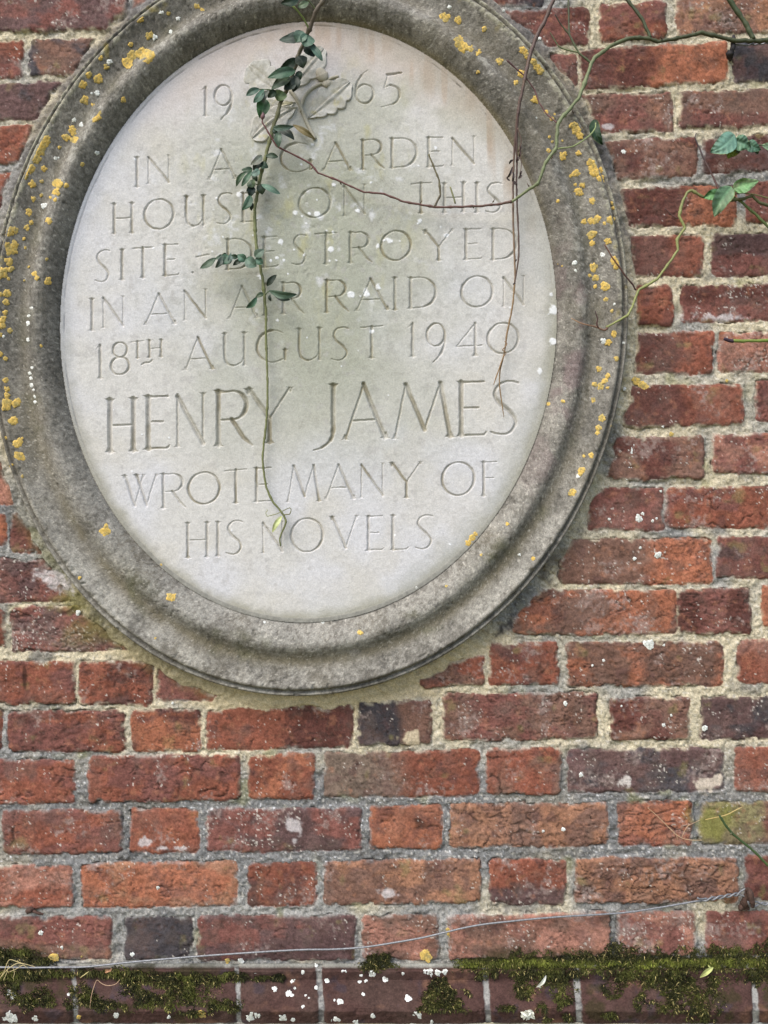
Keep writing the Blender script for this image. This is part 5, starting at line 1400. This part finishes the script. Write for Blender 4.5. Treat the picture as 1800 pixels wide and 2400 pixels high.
def iron(name, pts, parent, mat, n=12, rough=.22, seed=0, step=1.6):
    q = resample(pts, step)
    L = np.arange(len(q))
    V, F, C = tube(W(q[:, 0], q[:, 1], q[:, 2]), q[:, 3] * S * (1 + rough * vn(L / 3.0, L * 0, 600 + seed)), n)
    V = V + (.0006 * rough * 2) * np.stack([vn(V[:, 0] * 900, V[:, 2] * 900, 601), vn(V[:, 0] * 900, V[:, 2] * 900, 602), vn(V[:, 0] * 900, V[:, 2] * 900, 603)], -1)
    return mesh_obj(name, V, F, mat, None, parent)


iron('shank', [(1743, 2121, -12, 9), (1745, 2119, 6, 9), (1748, 2112, 16, 8.5), (1750, 2104, 20, 8), (1751, 2096, 24, 6.5), (1752, 2088, 28, 5.5)], hook, M_RUST, seed=1)
iron('crook', [(1752, 2089, 28, 5.4), (1753, 2085, 34, 5.8), (1757, 2088, 40, 6.4), (1759, 2097, 42, 6.8), (1761, 2108, 42, 6.8), (1764, 2118, 40, 6.2), (1764, 2125, 36, 4.5)], hook, M_RUST, seed=2)
iron('rust_scale', [(1733, 2122, 2, 5), (1739, 2126, 6, 8), (1747, 2128, 6, 7), (1753, 2125, 4, 4)], hook, M_RUST, rough=.5, seed=3)

eye = empty('iron_eye', W(1716, 108, 10), 'black iron vine eye in the joint beside the dark brick at top right', 'wall eye')
iron('eye_ring', [(1719, 84, 12, 3), (1719, 90, 22, 5.4), (1718, 97, 30, 5.6), (1718, 106, 34, 5.8), (1717, 114, 34, 6.2), (1714, 122, 30, 7)], eye, M_IRON, seed=4)
iron('spike', [(1713, 118, 32, 7.4), (1711, 126, 28, 8.4), (1711, 132, 20, 8), (1712, 137, 8, 5), (1712, 140, -6, 4)], eye, M_IRON, seed=5)
w2 = empty('twisted_wire', W(1757, 104, 24), 'short twisted wire tied from the black iron eye along the dark brick', 'wire')
wire_mesh('strand', [(1721, 104, 36), (1738, 105, 30)] + helix((1752, 104), (1806, 99), 26, 1.6, 2.6, 0)[1:] + [(1860, 97, 26), (1960, 96, 26)], 1.9, w2, step=2.5)
wire_mesh('strand', [(1721, 107, 36), (1738, 104, 30)] + helix((1752, 104), (1806, 99), 26, 1.6, 2.6, math.pi)[1:] + [(1860, 99, 26), (1960, 98, 26)], 1.9, w2, step=2.5)

nail = empty('bent_nail', W(72, 2136, 4), 'short bent rusty nail lying in the mortar joint at lower left', 'nail')
iron('shank', [(72, 2133, -4, 3), (80, 2136, 8, 3.2), (90, 2140, 10, 3), (102, 2143, 8, 2.2)], nail, M_RUST, seed=6)
iron('head', [(64, 2137, 4, 4), (70, 2133, 7, 5.6), (77, 2131, 6, 4.6), (80, 2134, 3, 3)], nail, M_RUST, rough=.4, seed=7)

# ------------------------------------------------------------------ straws and scraps
def straw(name, label, strands, col, cat_='straw', group=None):
    o = empty(name, W(strands[0][0][0], strands[0][0][1], strands[0][0][2]), label, cat_, group)
    for q, s_ in enumerate(strands):
        stem('blade', [(q_[0], q_[1], q_[2], q_[3] * .75) for q_ in s_], col, tuple(min(255, c + 14) for c in col), o, 90 + q, step=3, n=6, mat=M_STRAW)


straw('dry_straw', 'thin bent straw caught across the orange brick left of the hook', [[(1518, 1893, 12, .9), (1540, 1912, 16, 1.1), (1560, 1932, 16, 1.3), (1586, 1957, 16, 1.4), (1603, 1966, 14, 1.3), (1624, 1969, 10, 1.2), (1645, 1969, 8, .8)], [(1585, 1955, 16, 1.1), (1588, 1969, 14, .8)], [(1598, 1962, 12, .8), (1610, 1938, 12, .9), (1622, 1931, 10, .8), (1640, 1922, 8, .6)]], (190, 158, 124))
straw('dry_straw', 'pale straw lying behind the tip of the bare green stalk', [[(1653, 1921, 8, .9), (1686, 1914, 14, 1.2), (1705, 1909, 14, 1.1), (1722, 1900, 12, 1), (1738, 1892, 10, .8)]], (206, 176, 116))
straw('dry_grass', 'small tangle of pale dead grass over the wire at the left edge', [[(-4, 2300, 30, 1.1), (10, 2276, 34, 1.3), (22, 2250, 34, 1.2), (46, 2256, 32, 1.1), (82, 2266, 28, .9)], [(2, 2290, 36, 1), (18, 2272, 36, 1.2), (40, 2258, 34, 1.1), (60, 2260, 30, .8)], [(8, 2298, 38, 1), (16, 2280, 38, 1), (20, 2262, 36, .9)], [(22, 2278, 34, .9), (40, 2270, 36, 1), (54, 2262, 34, .9), (66, 2270, 32, .8)], [(28, 2262, 34, .9), (34, 2280, 36, .9), (30, 2292, 36, .8)]], (196, 178, 128), 'grass')
straw('dry_straw', 'thin pinkish straw looped over the moss and down to the lower edge', [[(211, 2362, 76, .9), (214, 2335, 62, 1.1), (222, 2308, 50, 1.1), (228, 2297, 46, 1.1), (238, 2305, 46, 1.1), (253, 2310, 48, 1.1), (270, 2307, 46, 1), (281, 2296, 42, .8)]], (178, 146, 116))
straw('dry_straw', 'short pale straw standing out of the moss left of the loop', [[(188, 2292, 44, 1.2), (196, 2286, 46, 1.6), (208, 2277, 44, 1.2)]], (190, 176, 120))


def scrap(name, label, cat_, items):
    o = empty(name, W(items[0][0][0], items[0][0][1], 40), label, cat_)
    for q, (b, t, wd, d, col) in enumerate(items):
        leaf('flake', o, b, t, wd, d, col, 700 + q + int(b[0]), 'lance', arch=.2, fold=.4, mat=M_STRAW)


scrap('fallen_leaf', 'pale yellow-green fallen leaf resting on the moss at right', 'leaf', [((1672, 2267), (1640, 2291), 12, 50, (196, 200, 128)), ((1668, 2272), (1660, 2262), 4, 50, (180, 184, 120))])
scrap('white_flake', 'narrow white flake stuck in the dark moss below the bright ledge', 'flake', [((1280, 2286), (1257, 2314), 8, 62, (222, 222, 206)), ((1262, 2308), (1268, 2316), 6, 62, (210, 208, 186))])
_rb = random.Random(4)
scrap('white_blossom', 'crumpled white petals at the lower edge beside the moss', 'petals', [((1238 + _rb.uniform(-12, 12), 2378 + _rb.uniform(-9, 9)), (1238 + _rb.uniform(-19, 19), 2378 + _rb.uniform(-15, 15)), _rb.uniform(5, 9), 72 + _rb.uniform(0, 10), (224 + q, 222 + q, 204 + q)) for q in range(16)])
scrap('withered_petal', 'small tan dry petal on the moss near the straw loop', 'petal', [((256, 2272), (246, 2280), 8, 44, (186, 140, 104)), ((250, 2278), (262, 2270), 6, 44, (170, 126, 96))])

# ------------------------------------------------------------------ moss
def moss(name, label, field, box, count, seed, kind, bright=None, size=(5, 12), tall=8.0):
    """field(u, v) -> 0..1 cover on the wall as seen; short leafy blades rooted in a lumpy cushion"""
    r = np.random.default_rng(seed)
    n = count * 6
    u = r.uniform(box[0], box[1], n)
    v = r.uniform(box[2], box[3], n)
    c = field(u, v)
    ok = r.random(n) < c
    u, v, c = u[ok][:count], v[ok][:count], c[ok][:count]
    n = len(u)
    lump = tall * np.clip(c, 0, 1) * np.clip(.75 + 1.3 * vn(u / 15, v / 12, seed) + .5 * vn(u / 6, v / 5, seed + 9), 0, 2)
    deep = r.uniform(.1, 1.0, n)
    d0 = surf_d(u, v) + np.maximum(lump, 0) * deep
    L = r.uniform(size[0], size[1], n) * (.55 + .45 * c)
    a = r.uniform(0, 2 * np.pi, n)
    flow = .9 * vn(u / 40, v / 40, seed + 1)
    el = r.uniform(.15, 1.1, n)
    dx, dy, dz = np.cos(a) * np.cos(el), np.sin(a) * np.cos(el) * .85 + .22 + .2 * flow, np.sin(el)
    w_ = r.uniform(.6, 1.3, n)
    px, py = -np.sin(a), np.cos(a)
    base = np.stack([u, v, d0], -1)
    mid = base + np.stack([dx, dy, dz], -1) * (L * .5)[:, None]
    tip = base + np.stack([dx, dy + .25, dz * .8], -1) * L[:, None]
    sd1 = np.stack([px, py, np.zeros(n)], -1) * w_[:, None]
    q = np.stack([base - sd1 * .5, base + sd1 * .5, mid + sd1, tip, mid - sd1], 1)
    P = W(q[..., 0], q[..., 1], q[..., 2]).reshape(-1, 3)
    i0 = np.arange(n)[:, None] * 5
    F = np.concatenate([i0 + np.array([[0, 1, 2]]), i0 + np.array([[0, 2, 4]]), i0 + np.array([[4, 2, 3]])])
    hue = np.clip(.5 + .35 * vn(u / 34, v / 26, seed + 2) + r.normal(0, .22, n), 0, 1)
    col = mix(lin((34, 36, 18)) * np.ones((n, 1)), lin((96, 96, 46)), hue ** 2.2)
    dead = r.random(n) < .05
    col[dead] = lin((176, 160, 104))
    if bright is not None:
        b = bright(u, v) * r.uniform(.3, 1, n)
        col = mix(col, lin((140, 148, 62)), b)
    C = np.repeat(col, 5, 0) * KA
    o = mesh_obj(name, P, F, M_MOSS, C)
    tag(o, label, 'moss', None, kind)
    return o


def blob(u, v, items, rag=.45, s=16, seed=0):
    c = np.zeros(np.shape(u))
    nz = rag * fbm(u, v, s, 3, seed)
    for (cu_, cv_, a, b) in items:
        c = np.maximum(c, ss(1.15, .55, np.hypot((u - cu_) / a, (v - cv_) / b) + nz))
    return c


left_items = [(30, 2236, 70, 18), (90, 2250, 55, 14), (40, 2284, 90, 22), (150, 2276, 110, 12), (250, 2280, 90, 12), (60, 2345, 34, 26), (105, 2340, 34, 30), (190, 2320, 30, 30), (170, 2352, 36, 16), (215, 2345, 36, 22), (300, 2290, 60, 22), (330, 2320, 60, 30), (400, 2300, 70, 26), (380, 2345, 90, 24), (440, 2330, 70, 34), (470, 2298, 60, 20),
              (500, 2352, 60, 16), (535, 2360, 30, 12), (540, 2292, 60, 14), (260, 2355, 34, 14), (455, 2372, 40, 10), (-40, 2260, 80, 40), (-60, 2330, 60, 30), (20, 2310, 26, 26), (600, 2292, 26, 8)]


def f_left(u, v):
    c = blob(u, v, left_items, .5, 20, 801)
    c = c * (1 - ss(1.2, .6, np.hypot((u - 255) / 34, (v - 2318) / 30))) * (1 - ss(1.2, .6, np.hypot((u - 345) / 20, (v - 2312) / 7)))
    return c * (.35 + .65 * ss(-.6, .05, fbm(u, v, 24, 3, 802)))


moss('moss_mat', 'dark green moss mat spread over the moulded bricks at lower left', f_left, (-140, 640, 2205, 2392), 19000, 31, 'stuff', bright=lambda u, v: .3 * ss(.2, .7, fbm(u, v, 26, 2, 803)))

right_items = [(1310, 2280, 40, 26), (1245, 2300, 44, 34), (1230, 2325, 28, 22), (1310, 2325, 32, 34), (1330, 2345, 26, 16), (1360, 2278, 60, 16), (1450, 2290, 60, 30), (1440, 2320, 24, 18), (1530, 2290, 70, 28), (1500, 2345, 16, 22), (1540, 2352, 40, 14), (1590, 2300, 60, 34), (1610, 2330, 70, 30), (1570, 2362, 40, 16), (1660, 2320, 50, 28), (1650, 2370, 48, 26), (1670, 2345, 36, 20), (1640, 2388, 40, 12),
               (1700, 2300, 50, 14), (1730, 2298, 36, 14), (1770, 2280, 30, 30), (1790, 2285, 40, 20), (1270, 2365, 22, 20), (1280, 2390, 20, 12), (1190, 2362, 28, 7), (1145, 2280, 26, 14), (1130, 2290, 16, 8), (1860, 2290, 80, 30), (1335, 2385, 20, 16), (1430, 2380, 24, 8)]


def f_right(u, v):
    c = blob(u, v, right_items, .55, 20, 811)
    up = 2226 - 14 * ss(1300, 1600, u) + 22 * fbm(u, v * 0, 34, 3, 812) + ss(1210, 1060, u) * 30
    band = ss(up - 4, up + 8, v) * ss(2284, 2272, v + 6 * fbm(u, v, 14, 2, 813)) * ss(1055, 1130, u)
    led = ss(2244, 2250, v) * ss(2276, 2268, v) * ss(1050, 1100, u)
    c = np.maximum(c, np.maximum(band * (.7 + .3 * ss(2238, 2248, v)), led))
    return np.where((v > 2244) & (v < 2276), c, c * (.25 + .75 * ss(-.4, .2, fbm(u, v, 24, 3, 814))))


moss('moss_mat', 'bright green moss bank along the ledge at lower right with dark moss hanging below', f_right, (1040, 1960, 2190, 2398), 30000, 32, 'stuff', bright=lambda u, v: ss(2246, 2252, v + 5 * fbm(u, v, 30, 2, 815)) * ss(2272, 2262, v + 5 * fbm(u, v, 24, 2, 816)) * (.55 + .6 * vn(u / 23, v / 9, 818)) + .2 * ss(.2, .7, fbm(u, v, 26, 2, 817)))  # ledge blades greener, and brightened in colour as if lit from above
moss('moss_cushion', 'small round moss tuft on the ledge right of the mid-wall joint', lambda u, v: np.maximum(blob(u, v, [(886, 2262, 46, 14), (888, 2246, 30, 16)], .35, 14, 821), 0), (820, 950, 2220, 2276), 1500, 33, None)
moss('moss_cushion', 'triangular dark moss clump in the middle of the moulded bricks', lambda u, v: ss(1.1, .8, np.abs(u - 1032) / np.maximum(1, 10 + (v - 2285) * .62) + .3 * fbm(u, v, 14, 2, 822)) * ss(2284, 2294, v) * ss(2376, 2364, v), (960, 1110, 2280, 2380), 2600, 34, None)
moss('moss_cushion', 'tiny moss tuft left of the joint among white lichen spots', lambda u, v: blob(u, v, [(650, 2290, 18, 9)], .35, 10, 823), (620, 680, 2276, 2304), 320, 35, None)
moss('moss_cushion', 'faint sparse moss tuft right of the triangular clump', lambda u, v: blob(u, v, [(1095, 2326, 12, 10)], .5, 8, 824) * .6, (1078, 1112, 2312, 2340), 120, 36, None)
